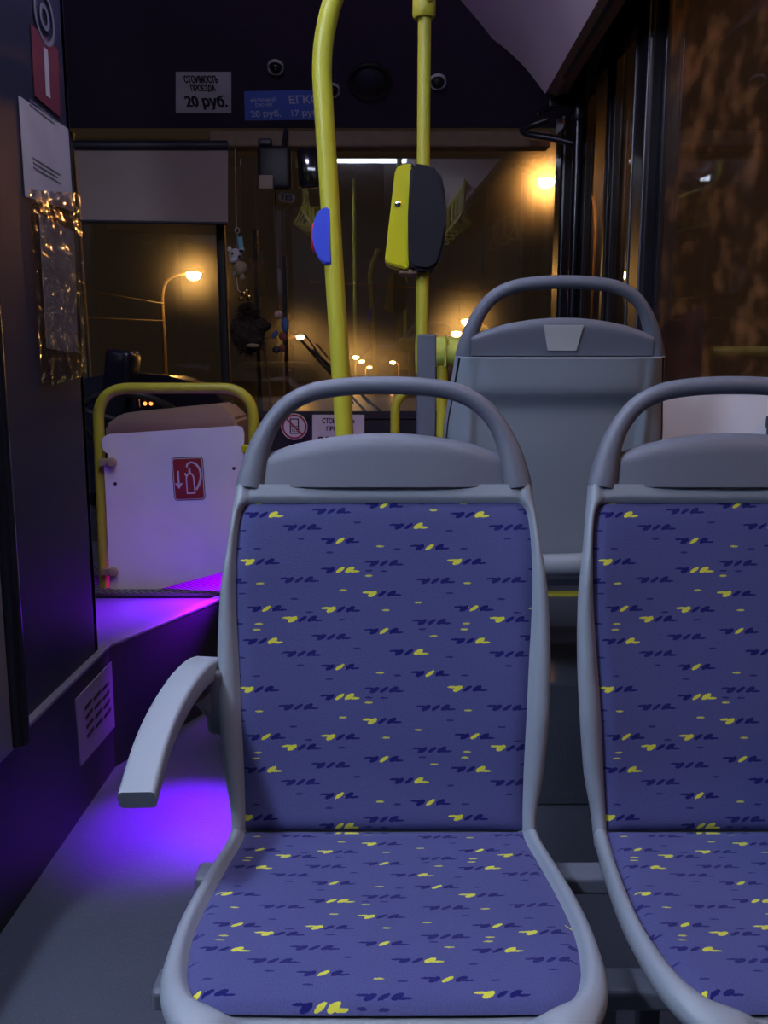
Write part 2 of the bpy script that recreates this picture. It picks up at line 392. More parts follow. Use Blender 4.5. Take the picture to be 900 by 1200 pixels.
def text_bm(s, width=None, height=None, extrude=.0006, bold=.0):
    cu = bpy.data.curves.new('t', 'FONT'); cu.body = s; cu.align_x = 'CENTER'; cu.align_y = 'CENTER'; cu.extrude = 0; cu.offset = bold; cu.resolution_u = 4
    o = bpy.data.objects.new('t', cu); C.objects.link(o)
    dg = bpy.context.evaluated_depsgraph_get(); me = bpy.data.meshes.new_from_object(o.evaluated_get(dg))
    bm = bmesh.new(); bm.from_mesh(me)
    bpy.data.objects.remove(o); bpy.data.curves.remove(cu); bpy.data.meshes.remove(me)
    xs = [v.co.x for v in bm.verts]; ys = [v.co.y for v in bm.verts]
    if not xs: return bm
    cx, cy = (min(xs)+max(xs))/2, (min(ys)+max(ys))/2; sw = max(xs)-min(xs); sh = max(ys)-min(ys)
    fx = width/sw if width else height/sh; fy = height/sh if height else fx
    for v in bm.verts: v.co = Vector(((v.co.x-cx)*fx, (v.co.y-cy)*fy, 0))
    r = bmesh.ops.extrude_face_region(bm, geom=bm.faces[:])
    for e in r['geom']:
        if isinstance(e, bmesh.types.BMVert): e.co.z += extrude
    return bm
def frame(origin, xd, yd):
    xd = Vector(xd).normalized(); yd = Vector(yd); yd = (yd-xd*yd.dot(xd)).normalized(); z = xd.cross(yd)
    m = Matrix.Identity(4)
    for i in range(3): m[i][0] = xd[i]; m[i][1] = yd[i]; m[i][2] = z[i]; m[i][3] = origin[i]
    return m
def put_text(bm, s, fr, x, y, width, height, bold=.0, mi=0, z=.0008, extrude=.0006):
    t = text_bm(s, width, height, extrude, bold)
    t.transform(fr @ Matrix.Translation((x, y, z))); merge(bm, t, mi)
def flat_poly(bm, fr, pts, z0, z1, mi=0):
    A = [bm.verts.new(fr @ Vector((x, y, z1))) for x, y in pts]; Bv = [bm.verts.new(fr @ Vector((x, y, z0))) for x, y in pts]; n = len(A)
    bm.faces.new(A).material_index = mi; bm.faces.new(Bv[::-1]).material_index = mi
    for k in range(n): bm.faces.new((A[k], Bv[k], Bv[(k+1) % n], A[(k+1) % n])).material_index = mi
def flat_ring(bm, fr, cx, cy, r0, r1, z0, z1, n=32, mi=0):
    vs_ = []
    for k in range(n):
        a = 2*PI*k/n; c, s = math.cos(a), math.sin(a)
        vs_.append([bm.verts.new(fr @ Vector((cx+r*c, cy+r*s, z))) for r, z in ((r0, z0), (r1, z0), (r1, z1), (r0, z1))])
    for k in range(n):
        A = vs_[k]; Bq = vs_[(k+1) % n]
        for j in range(4): bm.faces.new((A[j], A[(j+1) % 4], Bq[(j+1) % 4], Bq[j])).material_index = mi

# ================================================================== SETTING
XL, XR = -1.50, .90
PLAT = .35; POD = .33
# ground outside
bm = B_(); add_box(bm, (0, 150, -.65), (500, 420, .1)); 
g_ = obj('ground', bm, M['asphalt']); g_['kind'] = 'structure'

# floor: low aisle, raised driver side platform, seat podium
bm = B_(); add_box(bm, ((XL+XR)/2, .4, -.03), (XR-XL, 7.0, .06)); struct('floor', bm, M['floor'])
bm = B_()
poly = [(XL, -3.0), (-.76, -3.0), (-.76, 2.27), (-.55, 2.76), (-.27, 3.35), (-.27, 3.86), (XL, 3.86)]
slab(bm, [(x, y, PLAT) for x, y in poly], (0, 0, 1), PLAT); o = struct('trim_1', bm, M['kerb'])
# platform covering
bm = B_(); poly2 = [(XL, 2.28), (-.80, 2.28), (-.775, 2.285), (-.57, 2.765), (-.575, 2.79), (XL, 2.79)]
slab(bm, [(x, y, PLAT+.004) for x, y in poly2], (0, 0, 1), .006); struct('trim_2', bm, M['floor'])
bm = B_(); poly3 = [(XL, 2.83), (-.55, 2.83), (-.29, 3.36), (-.29, 3.85), (XL, 3.85)]
slab(bm, [(x, y, PLAT+.008) for x, y in poly3], (0, 0, 1), .01); struct('trim_3', bm, M['ribbed'])
bm = B_(); add_box(bm, (-1.03, 2.81, PLAT+.006), (.95, .03, .014)); struct('trim_4', bm, M['rubber'])
# pale lip along the kerb edge
bm = B_()
lp = [Vector(p) for p in ((-.775, -3, PLAT+.004), (-.775, 2.275, PLAT+.004), (-.565, 2.765, PLAT+.004), (-.285, 3.355, PLAT+.004))]
sweep(bm, lp, lambda i, t: rrect(.035, .012, .004), up=(0, 0, 1)); struct('trim_5', bm, M['lip'])
# podium
bm = B_(); add_box(bm, (.315, 2.56, POD/2), (1.17, 1.02, POD), bev=.008); struct('trim_6', bm, M['floor'])
bm = B_(); add_box(bm, (.315, 2.93, POD+.002), (1.17, .045, .014), bev=.003); struct('trim_7', bm, M['yellow'])

# walls
bm = B_()
add_box(bm, (XR+.03, -.75, .5), (.06, 7.5, 1.0)); add_box(bm, (XR+.03, 3.9, .25), (.06, 1.0, .5))
add_box(bm, (XR+.03, .4, 2.53), (.06, 7.9, .26))
for y in (-1.9, .35): add_box(bm, (XR+.03, y, 1.7), (.06, .10, 1.5))
struct('wall_right', bm, M['dark'])
bm = B_(); add_box(bm, (XL-.03, .4, .45), (.06, 7.4, 1.1)); add_box(bm, (XL-.03, .4, 2.25), (.06, 7.4, .7))
for y in (-3.2, -1.5, .3, 2.1, 4.05): add_box(bm, (XL-.03, y, 1.5), (.06, .12, 1.4))
struct('wall_left', bm, M['dark'])
bm = B_(); add_box(bm, ((XL+XR)/2, -3.35, 1.1), (XR-XL+.12, .06, 3.2)); struct('wall_rear', bm, M['dark'])
bm = B_(); add_box(bm, ((XL+XR)/2, .2, 2.66), (XR-XL+.12, 7.3, .05)); struct('ceiling', bm, M['ceiling'])
# curved cove lining over the right windows
bm = B_()
prof = smooth_path([(-.15, 0, 2.64), (.10, 0, 2.625), (.25, 0, 2.56), (.447, 0, 2.44), (.57, 0, 2.34), (.66, 0, 2.235)], 6)
A = [bm.verts.new((p.x, -3.3, p.z)) for p in prof]; Bv = [bm.verts.new((p.x, 3.72, p.z)) for p in prof]
A2 = [bm.verts.new((p.x+.012, -3.3, p.z+.015)) for p in prof]; B2 = [bm.verts.new((p.x+.012, 3.72, p.z+.015)) for p in prof]
for k in range(len(prof)-1):
    bm.faces.new((A[k], A[k+1], Bv[k+1], Bv[k])); bm.faces.new((A2[k], B2[k], B2[k+1], A2[k+1]))
    bm.faces.new((Bv[k], Bv[k+1], B2[k+1], B2[k])); bm.faces.new((A[k], A2[k], A2[k+1], A[k+1]))
bm.faces.new((A[-1], A2[-1], B2[-1], Bv[-1])); bm.faces.new((A[0], Bv[0], B2[0], A2[0]))
struct('trim_8', bm, M['cove'], smooth=True)
# lower duct panel with its slot
bm = B_()
slab(bm, [(.66, -3.3, 2.235), (.66, 3.7, 2.235), (.70, 3.7, 2.22), (.70, -3.3, 2.22)], (-.3, 0, -1), .012)
slab(bm, [(.70, -3.3, 2.22), (.70, 3.7, 2.22), (.745, 3.7, 2.235), (.745, -3.3, 2.235)], (.3, 0, -1), .012)
slab(bm, [(.745, -3.3, 2.235), (.745, 3.7, 2.235), (.765, 3.7, 2.63), (.765, -3.3, 2.63)], (1, 0, 0), .012)
struct('trim_9', bm, M['beam'])
bm = B_(); 
for y0 in (2.55, 1.2, -.2):
    slab(bm, [(.685, y0, 2.222), (.685, y0+.95, 2.222), (.70, y0+.95, 2.216), (.70, y0, 2.216)], (-.3, 0, -1), .003)
struct('trim_10', bm, M['rubber'])
# front header: sloped dark panel with arched right shoulder
H0 = Vector((0, 4.10, 2.205)); H1 = Vector((0, 3.50, 2.585)); HN = Vector((0, -(H1.z-H0.z), -(H0.y-H1.y))).normalized()
hp = lambda px, py: atP(px, py, H0, HN)
hx = Vector((1, 0, 0)); hy = (H1-H0).normalized()
bm = B_(); h2 = H0+(H1-H0)*1.25
slab(bm, [(XL, H0.y, H0.z), (XR, H0.y, H0.z), (XR, h2.y, h2.z), (XL, h2.y, h2.z)], HN, .05)
struct('wall_front', bm, M['header'])
bm = B_(); add_box(bm, (-.02, 4.155, 2.165), (1.56, .09, .075), bev=.01); struct('trim_11', bm, M['beam'])
# front lower wall
bm = B_(); add_box(bm, ((XL+XR)/2, 4.28, .18), (XR-XL, .06, 1.42)); struct('wall_front_lower', bm, M['dark'])

# outside cowl under the windscreen
bm = B_(); add_box(bm, ((XL+XR)/2, 4.46, .45), (XR-XL, .28, .84), bev=.02); struct('wall_front_cowl', bm, M['dark'])
# windscreen
WT = R(2.5)
def wsP(px, py): return atP(px, py, Vector((0, 4.30, .9)), Vector((0, -math.cos(WT), -math.sin(WT))))
yb, yt = 4.30, 4.30-(2.20-.88)*math.tan(WT)
def wpane(name, x0, x1):
    bm = B_(); slab(bm, [(x0, yb, .88), (x1, yb, .88), (x1, yt, 2.20), (x0, yt, 2.20)], (0, -math.cos(WT), -math.sin(WT)), .006)
    return struct(name, bm, M['windscreen'])
wpane('window_1', XL, -.80); wpane('window_2', -.765, XR-.01)
bm = B_()
for x, wd in ((-.782, .04), (XL+.02, .05), (XR-.015, .05)):
    sweep(bm, [Vector((x, yb-.01, .86)), Vector((x, yt-.01, 2.22))], lambda i, t: rrect(wd, .05, .008), up=(0, 1, 0))
add_box(bm, ((XL+XR)/2, 4.28, .885), (XR-XL, .05, .03), bev=.006)
struct('trim_12', bm, M['rubber'], smooth=True)
# corner pillar
bm = B_(); add_box(bm, (XR-.045, 4.15, 1.3), (.10, .16, 2.3), bev=.015); struct('trim_13', bm, M['black_gloss'])

# right side: door leaves with glass, pillar, rear side windows
bm = B_()
for y, wd in ((3.02, .16), ):
    add_box(bm, (XR-.01, y, 1.3), (.07, wd, 2.6), bev=.012)
struct('trim_14', bm, M['blackmetal'])
bm = B_(); fr0 = Vector((XR+.02, 3.17, 0))
for (y0, y1) in ((3.12, 3.60), (3.62, 4.08)):
    add_box(bm, (XR+.02, y0+.025, 1.35), (.04, .05, 2.1), bev=.008); add_box(bm, (XR+.02, y1-.025, 1.35), (.04, .05, 2.1), bev=.008)
    add_box(bm, (XR+.02, (y0+y1)/2, 2.38), (.04, y1-y0, .1), bev=.008); add_box(bm, (XR+.02, (y0+y1)/2, .40), (.04, y1-y0, .1), bev=.008)
d = obj('door_1', bm, M['blackmetal']); d['kind'] = 'structure'
bm = B_(); add_box(bm, (XR+.022, 3.36, 1.39), (.006, .40, 1.92)); add_box(bm, (XR+.022, 3.85, 1.39), (.006, .40, 1.92)); obj('pane', bm, M['door_glass'], d)
def side_pane(name, y0, y1, x=XR+.012, m='side_glass'):
    zt_ = 2.40 if x > 0 else 2.12
    bm = B_(); add_box(bm, (x, (y0+y1)/2, (.98+zt_)/2), (.006, y1-y0, zt_-.98)); o = struct(name, bm, M[m])
    bm = B_()
    for y in (y0+.012, y1-.012): add_box(bm, (x-.004 if x > 0 else x+.004, y, (.98+zt_)/2), (.022, .024, zt_-.97), bev=.005)
    for z in (.985, zt_-.005): add_box(bm, (x-.004 if x > 0 else x+.004, (y0+y1)/2, z), (.022, y1-y0, .03), bev=.005)
    obj('window_seal', bm, M['blackmetal'], o)
side_pane('window_3', .41, 2.93); side_pane('window_4', -1.85, .29); side_pane('window_5', -3.3, -1.95)
for i, (a, b) in enumerate(((-3.12, -1.58), (-1.42, .22), (.38, 2.02), (2.18, 3.98))): side_pane('window_%d' % (6+i), a, b, XL-.012, 'door_glass')
# bright trims on the pillar
bm = B_()
tube(bm, [(XR-.046, 2.95, .02), (XR-.046, 2.95, 2.6)], .004, 8); tube(bm, [(XR-.046, 3.09, .02), (XR-.046, 3.09, 2.6)], .004, 8)
struct('trim_15', bm, mat('dark_beading', (.06, .065, .08), .3), smooth=True)

# driver cabin side panel (black) standing on the platform
CX = -.775
bm = B_()
add_box(bm, (CX-.02, 1.78, (PLAT+2.62)/2), (.04, .90, 2.62-PLAT), bev=.006)
add_box(bm, (CX-.20, 2.215, (PLAT+2.62)/2), (.40, .03, 2.62-PLAT), bev=.004)
struct('wall_left_cabin', bm, M['cabin'])
bm = B_(); tube(bm, [(CX+.035, 1.63, PLAT+.01), (CX+.035, 1.63, 2.62)], .024, 20)
tag(obj('grab_pole', bm, M['black_gloss'], smooth=True), 'glossy black upright pole in front of the black cabin panel, far left', 'pole')

# ================================================================== SEATS
# side profile of the sitting surface: (y, z)
SEATP = [(-.435, .405), (-.432, .425), (-.42, .440), (-.39, .450), (-.33, .450), (-.22, .442), (-.10, .432), (-.03, .430)]
BACKP = [(-.015, .445), (.004, .50), (.022, .58), (.040, .66), (.058, .74), (.073, .82), (.088, .90), (.094, .93)]
def interp(tab, x):
    if x <= tab[0][0]: return tab[0][1]
    for (a, b), (c, d_) in zip(tab, tab[1:]):
        if x <= c: return b+(d_-b)*(x-a)/(c-a)
    return tab[-1][1]
def sm_interp(tab, x):
    # smooth interpolation through the table
    n = len(tab)
    if x <= tab[0][0]: return tab[0][1]
    if x >= tab[-1][0]: return tab[-1][1]
    for i in range(n-1):
        if x <= tab[i+1][0]:
            x0, x1 = tab[i][0], tab[i+1][0]; t = (x-x0)/(x1-x0)
            def sl(j):
                if j <= 0 or j >= n-1: return 0.0 if j in (0, n-1) else 0
                return (tab[j+1][1]-tab[j-1][1])/(tab[j+1][0]-tab[j-1][0])
            m0, m1 = sl(i)*(x1-x0), sl(i+1)*(x1-x0); h = t*t*(3-2*t)
            return tab[i][1]*(2*t**3-3*t*t+1)+m0*(t**3-2*t*t+t)+tab[i+1][1]*(-2*t**3+3*t*t)+m1*(t**3-t*t)
WO_SEAT = [(-.435, .165), (-.425, .200), (-.41, .217), (-.385, .231), (-.345, .240), (-.27, .2435), (-.19, .240), (-.10, .2307), (-.03, .2240)]
WC_SEAT = [(-.400, .150), (-.395, .175), (-.385, .192), (-.365, .206), (-.335, .215), (-.27, .222), (-.19, .219), (-.10, .211), (-.02, .203)]
WO_BACK = [(.43, .222), (.46, .224), (.517, .234), (.644, .243), (.767, .2410), (.841, .2320), (.926, .2215), (.94, .221)]
WC_BACK = [(.43, .203), (.517, .2055), (.644, .212), (.767, .219), (.841, .2185), (.885, .214), (.900, .208), (.909, .198)]
full = smooth_path([(0, y, z) for y, z in SEATP+BACKP], 6)
def path_norm(path, i):
    d = (path[min(len(path)-1, i+1)]-path[max(0, i-1)]).normalized()
    return d, Vector((0, -d.z, d.y))   # normal toward the sitter (up on seat, -y on back)
NS = 6*(len(SEATP)-1)   # index where seat ends
def width_o(i, p):
    if i <= NS: return sm_interp(WO_SEAT, p.y)
    return sm_interp(WO_BACK, p.z)
def width_c(i, p):
    if i <= NS: return sm_interp(WC_SEAT, max(p.y, -.40))
    return sm_interp(WC_BACK, p.z)
def wing(i, p, x, W):
    if i <= NS: k = .006
    else: k = .006+.020*min(1, max(0, (p.z-.45)/.15))*min(1, max(0, (.93-p.z)/.13))
    return k*(abs(x)/W)**3
def build_shell():
    bm = B_(); rings = []
    N = len(full)
    for i, p in enumerate(full):
        d, n = path_norm(full, i); W = width_o(i, p); Wc = min(width_c(i, p), W-.012)
        end = min(1, i/3.0); fr = []
        if i < 4: Wc = W-.02
        rim = .010; half = []
        rw = W-Wc
        kk = min(1, max(0, (p.z-.898)/.010)) if i > NS else 0; b0_ = -.008+.017*kk; b1_ = -.004+.013*kk
        half += [(0, b0_), (Wc*.5, b0_), (Wc-.010, b0_), (Wc-.001, b1_), (Wc+.15*rw, .006), (Wc+.35*rw, rim), (Wc+.65*rw, rim), (Wc+.88*rw, .004), (W, -.004)]
        # back side
        z = p.z; bo = .030
        back = i > NS+4
        def bk(x):
            o_ = .030
            if back:
                e = 1/(1+math.exp((x-.176)/.006))
                up = 1/(1+math.exp(-(z-.845)/.006))
                o_ = .030 + .010*e*up - .006*e*(1-up) 
                o_ += .008*math.exp(-((x-.188)/.010)**2)*min(1, max(0, (z-.62)/.15))
            return -o_
        half += [(W-.001, -.014), (W-.006, -.022)]
        for x in (.93, .87, .83, .80, .775, .75, .72, .69, .6, .4, .2): half.append((W*x, bk(W*x)))
        half.append((0, bk(0)))
        k = 1.0
        ring = []
        for x, o_ in half: ring.append((x, o_))
        for x, o_ in half[-2:0:-1]: ring.append((-x, o_))
        vs_ = []
        if i < 3: sc = (.45, .8, .95)[i]
        else: sc = 1
        for x, o_ in ring:
            o2 = -.010+(o_+.010)*sc
            q = p + n*(o2+wing(i, p, x, W)) ; vs_.append(bm.verts.new((x, q.y, q.z)))
        rings.append(vs_)
    m = len(rings[0])
    for a, b in zip(rings, rings[1:]):
        for k in range(m): bm.faces.new((a[k], a[(k+1) % m], b[(k+1) % m], b[k]))
    bm.faces.new(rings[0][::-1]); bm.faces.new(rings[-1])
    return bm
def cushion(idx, name, crown=.010):
    """padded fabric panel over path indices idx, UV in metres"""
    bm = B_(); uvl = bm.loops.layers.uv.new('UVMap')
    pts = [full[i] for i in idx]; M_ = 36; rows = []; uvs = {}
    L0 = 0; Ls = [0]
    for a, b in zip(pts, pts[1:]): L0 += (b-a).length; Ls.append(L0)
    n_ = len(idx)
    for r, i in enumerate(idx):
        p = full[i]; d, n = path_norm(full, i); Wc = width_c(i, p)+.001
        row = []
        for k in range(M_+1):
            t = -1+2*k/M_; t = math.copysign(abs(t)**.8 if False else abs(t), t); x = Wc*t
            e = min(Ls[r], L0-Ls[r]); ex = Wc-abs(x)
            h = crown*(1-math.exp(-ex/.006))*(1-math.exp(-(e+.0005)/.006))-.006*(abs(1)) + .004
            W = width_o(i, p)
            q = p+n*(h-.002+wing(i, p, x, W))
            v = bm.verts.new((x, q.y, q.z)); row.append(v); uvs[v] = (x, Ls[r])
        rows.append(row)
    for a, b in zip(rows, rows[1:]):
        for k in range(M_):
            f = bm.faces.new((a[k], a[k+1], b[k+1], b[k]))
            for l in f.loops: l[uvl].uv = uvs[l.vert]
    return bm
def resample(path_idx0, path_idx1): return list(range(path_idx0, path_idx1+1))
def handle_bm():
    bm = B_(); d0 = Vector((0, .030, .165)).normalized()
    def yz(z): return .087+(z-.926)*.20
    n = 40
    pts = smooth_path([(-.201, 0, .926), (-.1975, 0, .945), (-.188, 0, .982), (-.170, 0, 1.020), (-.143, 0, 1.050), (-.105, 0, 1.068), (-.055, 0, 1.0755), (0, 0, 1.0775),
                       (.055, 0, 1.0755), (.105, 0, 1.068), (.143, 0, 1.050), (.170, 0, 1.020), (.188, 0, .982), (.1975, 0, .945), (.201, 0, .926)], 6)
    pts = [Vector((p.x, yz(p.z)+.006, p.z)) for p in pts]
    def sec(i, t):
        z = pts[i].z; k = max(0, min(1, (1.035-z)/.11)); k = k*k*(3-2*k)
        a = .0135+.0075*k; b = .0135+.0045*k
        return circ(a, 20, b)
    sweep(bm, pts, sec, up=(0, -1, 0))
    # head panel plate between the legs
    cols = 28; F1 = []; F2 = []
    def topz(x): return 1.006-.9*x*x if abs(x) < .14 else 1.006-.9*.0196-(abs(x)-.14)*.35
    nz = 8
    for k in range(cols+1):
        x = -.190+.380*k/cols; zt = topz(x); c1 = []; c2 = []; zb = .9285
        for j in range(nz+1):
            t = j/nz; z = zb+(zt-zb)*t
            rnd = .010*(max(0, (t-.75)/.25))**2
            c1.append(bm.verts.new((x, yz(z)-.009+rnd+.013*(abs(x)/.19)**4, z)))
            c2.append(bm.verts.new((x, yz(z)+.026-rnd, z)))
        F1.append(c1); F2.append(c2)
    for k in range(cols):
        for j in range(nz):
            bm.faces.new((F1[k][j], F1[k+1][j], F1[k+1][j+1], F1[k][j+1])); bm.faces.new((F2[k][j], F2[k][j+1], F2[k+1][j+1], F2[k+1][j]))
        bm.faces.new((F1[k][nz], F1[k+1][nz], F2[k+1][nz], F2[k][nz])); bm.faces.new((F1[k][0], F2[k][0], F2[k+1][0], F1[k+1][0]))
    return bm
def badge_bm():
    bm = B_()
    def yb_(z): return .087+(z-.926)*.20+.027
    pts = [(-.042, .990), (.042, .990), (.030, .938), (-.030, .938)]
    slab(bm, [(x, yb_(z)+.002, z) for x, z in pts], (0, 1, -.2), .004)
    bmesh.ops.bevel(bm, geom=bm.edges[:], offset=.0012, segments=2, affect='EDGES')
    return bm
def seat_parts(root):
    sh = obj('shell', build_shell(), M['shell'], root, smooth=True, angle=75); sh.location = (0, 0, 0)
    seat_idx = [i for i in range(0, NS+4) if full[i].y >= -.402]
    c = obj('seat_cushion', cushion(seat_idx, 'seat'), M['fabric'], root, smooth=True, angle=80); c.location = (0, 0, 0)
    bidx = [i for i in range(NS+4, len(full)) if full[i].z < .914]
    c = obj('backrest_cushion', cushion(bidx, 'back'), M['fabric'], root, smooth=True, angle=80); c.location = (0, 0, 0)
    h = obj('grab_handle', handle_bm(), M['handle'], root, smooth=True, angle=50); h.location = (0, 0, 0); h['label'] = 'slate grey headrest with arched grab handle'
    b = obj('badge', badge_bm(), M['badge'], h); b.location = (0, 0, 0); b['label'] = 'pale trapezoid plate on the back of the headrest'
    # black edge strip where shell and back meet
    for s in (-1, 1):
        bm = B_(); pp = []
        for i in range(NS+8, len(full)-1):
            p = full[i]; dd, n = path_norm(full, i); W = width_o(i, p); q = p+n*(-.024+wing(i, p, W, W)); pp.append(Vector((s*(W-.009), q.y, q.z)))
        sweep(bm, pp, lambda i, t: rrect(.004, .008, .0015, 2), up=(1, 0, 0))
        e = obj('edge_strip', bm, M['rubber'], root, smooth=True); e.location = (0, 0, 0); e['label'] = 'black strip along the shell edge'
def legs(root, zf=0.0, back=True):
    # pedestal under the pan, local coordinates, floor at zf
    for s in (-1, 1):
        bm = B_()
        sweep(bm, fillet([(s*.13, -.30, .385), (s*.13, -.22, zf+.02), (s*.13, -.02, zf+.02), (s*.13, -.03, .37)], .05), lambda i, t: rrect(.03, .03, .006), up=(1, 0, 0))
        o = obj('leg', bm, M['bar'], root, smooth=True); o.location = (0, 0, 0)

SY = 1.176
seatA = thing('passenger_seat', 'blue patterned passenger seat with a pale armrest, front and centre', 'seat', (0, SY, 0), 'bus seats with blue patterned cushions')
seat_parts(seatA); legs(seatA)
# armrest
bm = B_()
ap = smooth_path([(-.262, .036, .664), (-.268, .000, .670), (-.278, -.05, .664), (-.287, -.11, .648), (-.290, -.17, .630), (-.288, -.245, .602)], 8)
def asec(i, t):
    k = .5-.5*math.cos(PI*min(1, t*3)); 
    return rrect(.044, .034-.008*t, .006)
sweep(bm, ap, asec, up=(0, 0, 1))
o = obj('armrest', bm, M['shell'], seatA, smooth=True); o.location = (0, 0, 0); o['label'] = 'pale grey curved armrest'
bm = B_(); sweep(bm, smooth_path([(-.225, .035, .60), (-.240, .028, .615), (-.256, .020, .640)], 4), lambda i, t: rrect(.03, .06, .010), up=(0, 0, 1))
add_box(bm, (-.245, .03, .62), (.030, .05, .10), bev=.01)
b2 = obj('bracket', bm, M['handle'], o, smooth=True); b2.location = (0, 0, 0)

XB = .527
seatB = thing('passenger_seat', 'blue patterned passenger seat cut off by the right edge, no armrest', 'seat', (XB, SY, 0), 'bus seats with blue patterned cushions')
for ch in list(seatA.children):
    if ch.name.startswith('armrest'): continue
    copy_tree(ch, seatB)
# forward seat seen from behind, on the podium
seatF = thing('passenger_seat', 'empty seat ahead on the podium, seen from behind, smooth grey back', 'seat', (.372, 1.93, POD-.125), 'bus seats facing the front')
seatF.rotation_euler = (0, 0, PI)
for ch in list(seatA.children):
    if ch.name.startswith('armrest') or ch.name.startswith('leg'): continue
    copy_tree(ch, seatF)
for s in (-1, 1):
    bm = B_(); sweep(bm, fillet([(s*.165, -.30, .39), (s*.165, -.24, .137), (s*.165, -.16, .137), (s*.165, -.17, .39)], .03), lambda i, t: rrect(.03, .03, .006), up=(1, 0, 0))
    o = obj('leg', bm, M['bar'], seatF, smooth=True); o.location = (0, 0, 0)

bm = B_()
pp = smooth_path([(-.215, .030, .520), (-.17, .040, .485), (-.09, .048, .470), (0, .050, .466), (.09, .048, .470), (.17, .040, .485), (.215, .030, .520)], 6)
sweep(bm, pp, lambda i, t: circ(.022, 14, .026), up=(0, 0, 1))
o = obj('lower_rim', bm, M['shell'], seatF, smooth=True); o.location = (0, 0, 0)
# shared seat frame
fr_ = thing('seat_frame', 'grey steel frame with two cross bars carrying the front seats', 'frame', (.26, 1.05, 0))
def part(name, bm, m, parent, smooth=False, label=None):
    o = obj(name, bm, m, parent, smooth=smooth)
    if label: o['label'] = label
    return o
for yy in (1.155, .925):
    bm = B_(); add_box(bm, (.30, yy, .362), (1.15, .045, .028), bev=.006); part('cross_bar', bm, M['bar'], fr_)
for xx, yy in ((.28, 1.155), (.28, .925), (.86, 1.155), (.86, .925)):
    bm = B_(); add_box(bm, (xx-.02 if xx < .5 else xx, yy, .175), (.035, .035, .35), bev=.005); part('post', bm, M['bar'], fr_)

# ================================================================== HANDRAILS
def pole_thing(label, pts, r, m, name='handrail_pole', cat='pole', group=None):
    bm = B_(); tube(bm, pts, r, 24); return tag(obj(name, bm, m, smooth=True, loc=pts[-1]), label, cat, group)
Yp = 1.62
p1 = thing('handrail_pole', 'yellow pole bending at its top, with a blue button, before the windscreen', 'pole', tuple(atY(405, 560, Yp)))
pb = atY(418, 800, Yp); pb.z = 0
pts = fillet([atY(425, -60, Yp-.02), atY(377, 10, Yp), atY(375, 90, Yp), atY(404, 510, Yp), Vector((pb.x, Yp, .002))], .14, 8)
pts = fillet([atY(420, -75, Yp), atY(374, 40, Yp), atY(404, 510, Yp), Vector((-.035, Yp, .002))], .16, 10)
bm = B_(); tube(bm, pts, .0175, 24); part('pole', bm, M['yellow'], p1, True)
bm = B_(); lathe(bm, [(.045, 0), (.045, .008), (.030, .016), (.022, .020)], 24, Matrix.Translation((-.035, Yp, 0))); part('floor_flange', bm, M['yellow'], p1, True)
# blue stop button: half disc standing off the left of the pole
bp_ = thing('stop_button', 'blue half-round stop button clamped on the yellow pole', 'button', tuple(atY(386, 275, Yp)))
c0 = atY(387, 242, Yp-.02); c1 = atY(389, 310, Yp-.02); 
bm = B_(); out_ = []
for k in range(13):
    a = PI*k/12; mid = (c0+c1)/2; hh = (c0-c1)/2
    px_ = .034*math.sin(a)**.75; out_.append(mid+hh*math.cos(a)+Vector((-px_, 0, 0)))
slab(bm, out_, (0, -1, 0), .045); 
bmesh.ops.bevel(bm, geom=[e for e in bm.edges if abs((e.verts[0].co-e.verts[1].co).y) < .01], offset=.003, segments=2, affect='EDGES'); part('cover', bm, M['blue'], bp_, False, 'blue half-round cover')
bm = B_(); mid = (c0+c1)/2+Vector((-.033, .022, 0)); ellipsoid(bm, mid, (.006, .012, .026)); part('push_button', bm, M['red'], bp_, True, 'red push button on the edge')

# second pole with ticket validator and the grey box post
Y2 = 2.38
x2 = atY(495, 300, Y2).x
p2 = thing('handrail_pole', 'yellow pole with a top joint, rising from the grey box post', 'pole', (x2, Y2, 1.2))
bm = B_(); tube(bm, [(x2, Y2, 1.10), (x2+.002, Y2, 2.30)], .0172, 24); part('pole', bm, M['yellow'], p2, True)
zt = atY(495, 12, Y2).z
bm = B_(); lathe(bm, [(.026, -.02), (.030, -.012), (.030, .035), (.026, .05), (.03, .06), (.03, .2)], 24, Matrix.Translation((x2, Y2, zt)));
bm2 = bm; ellipsoid(bm, (x2+.012, Y2-.028, zt+.02), (.012, .01, .012)); part('joint', bm, M['yellow'], p2, True)
bm = B_(); tube(bm, [(x2, Y2, zt+.19), (x2, Y2, 2.63)], .0172, 16); part('upper_pole', bm, M['yellow'], p2, True)
zp = atY(500, 392, Y2).z
bm = B_(); xa = atY(489, 450, Y2-.03).x; xb = atY(511, 450, Y2-.03).x
add_box(bm, ((xa+xb)/2, Y2, (POD+zp)/2), (xb-xa, .06, zp-POD), bev=.005)
tag(obj('box_post', bm, M['slatepost'], loc=((xa+xb)/2, Y2, POD)), 'slate grey square post at the foot of the far yellow pole', 'post')
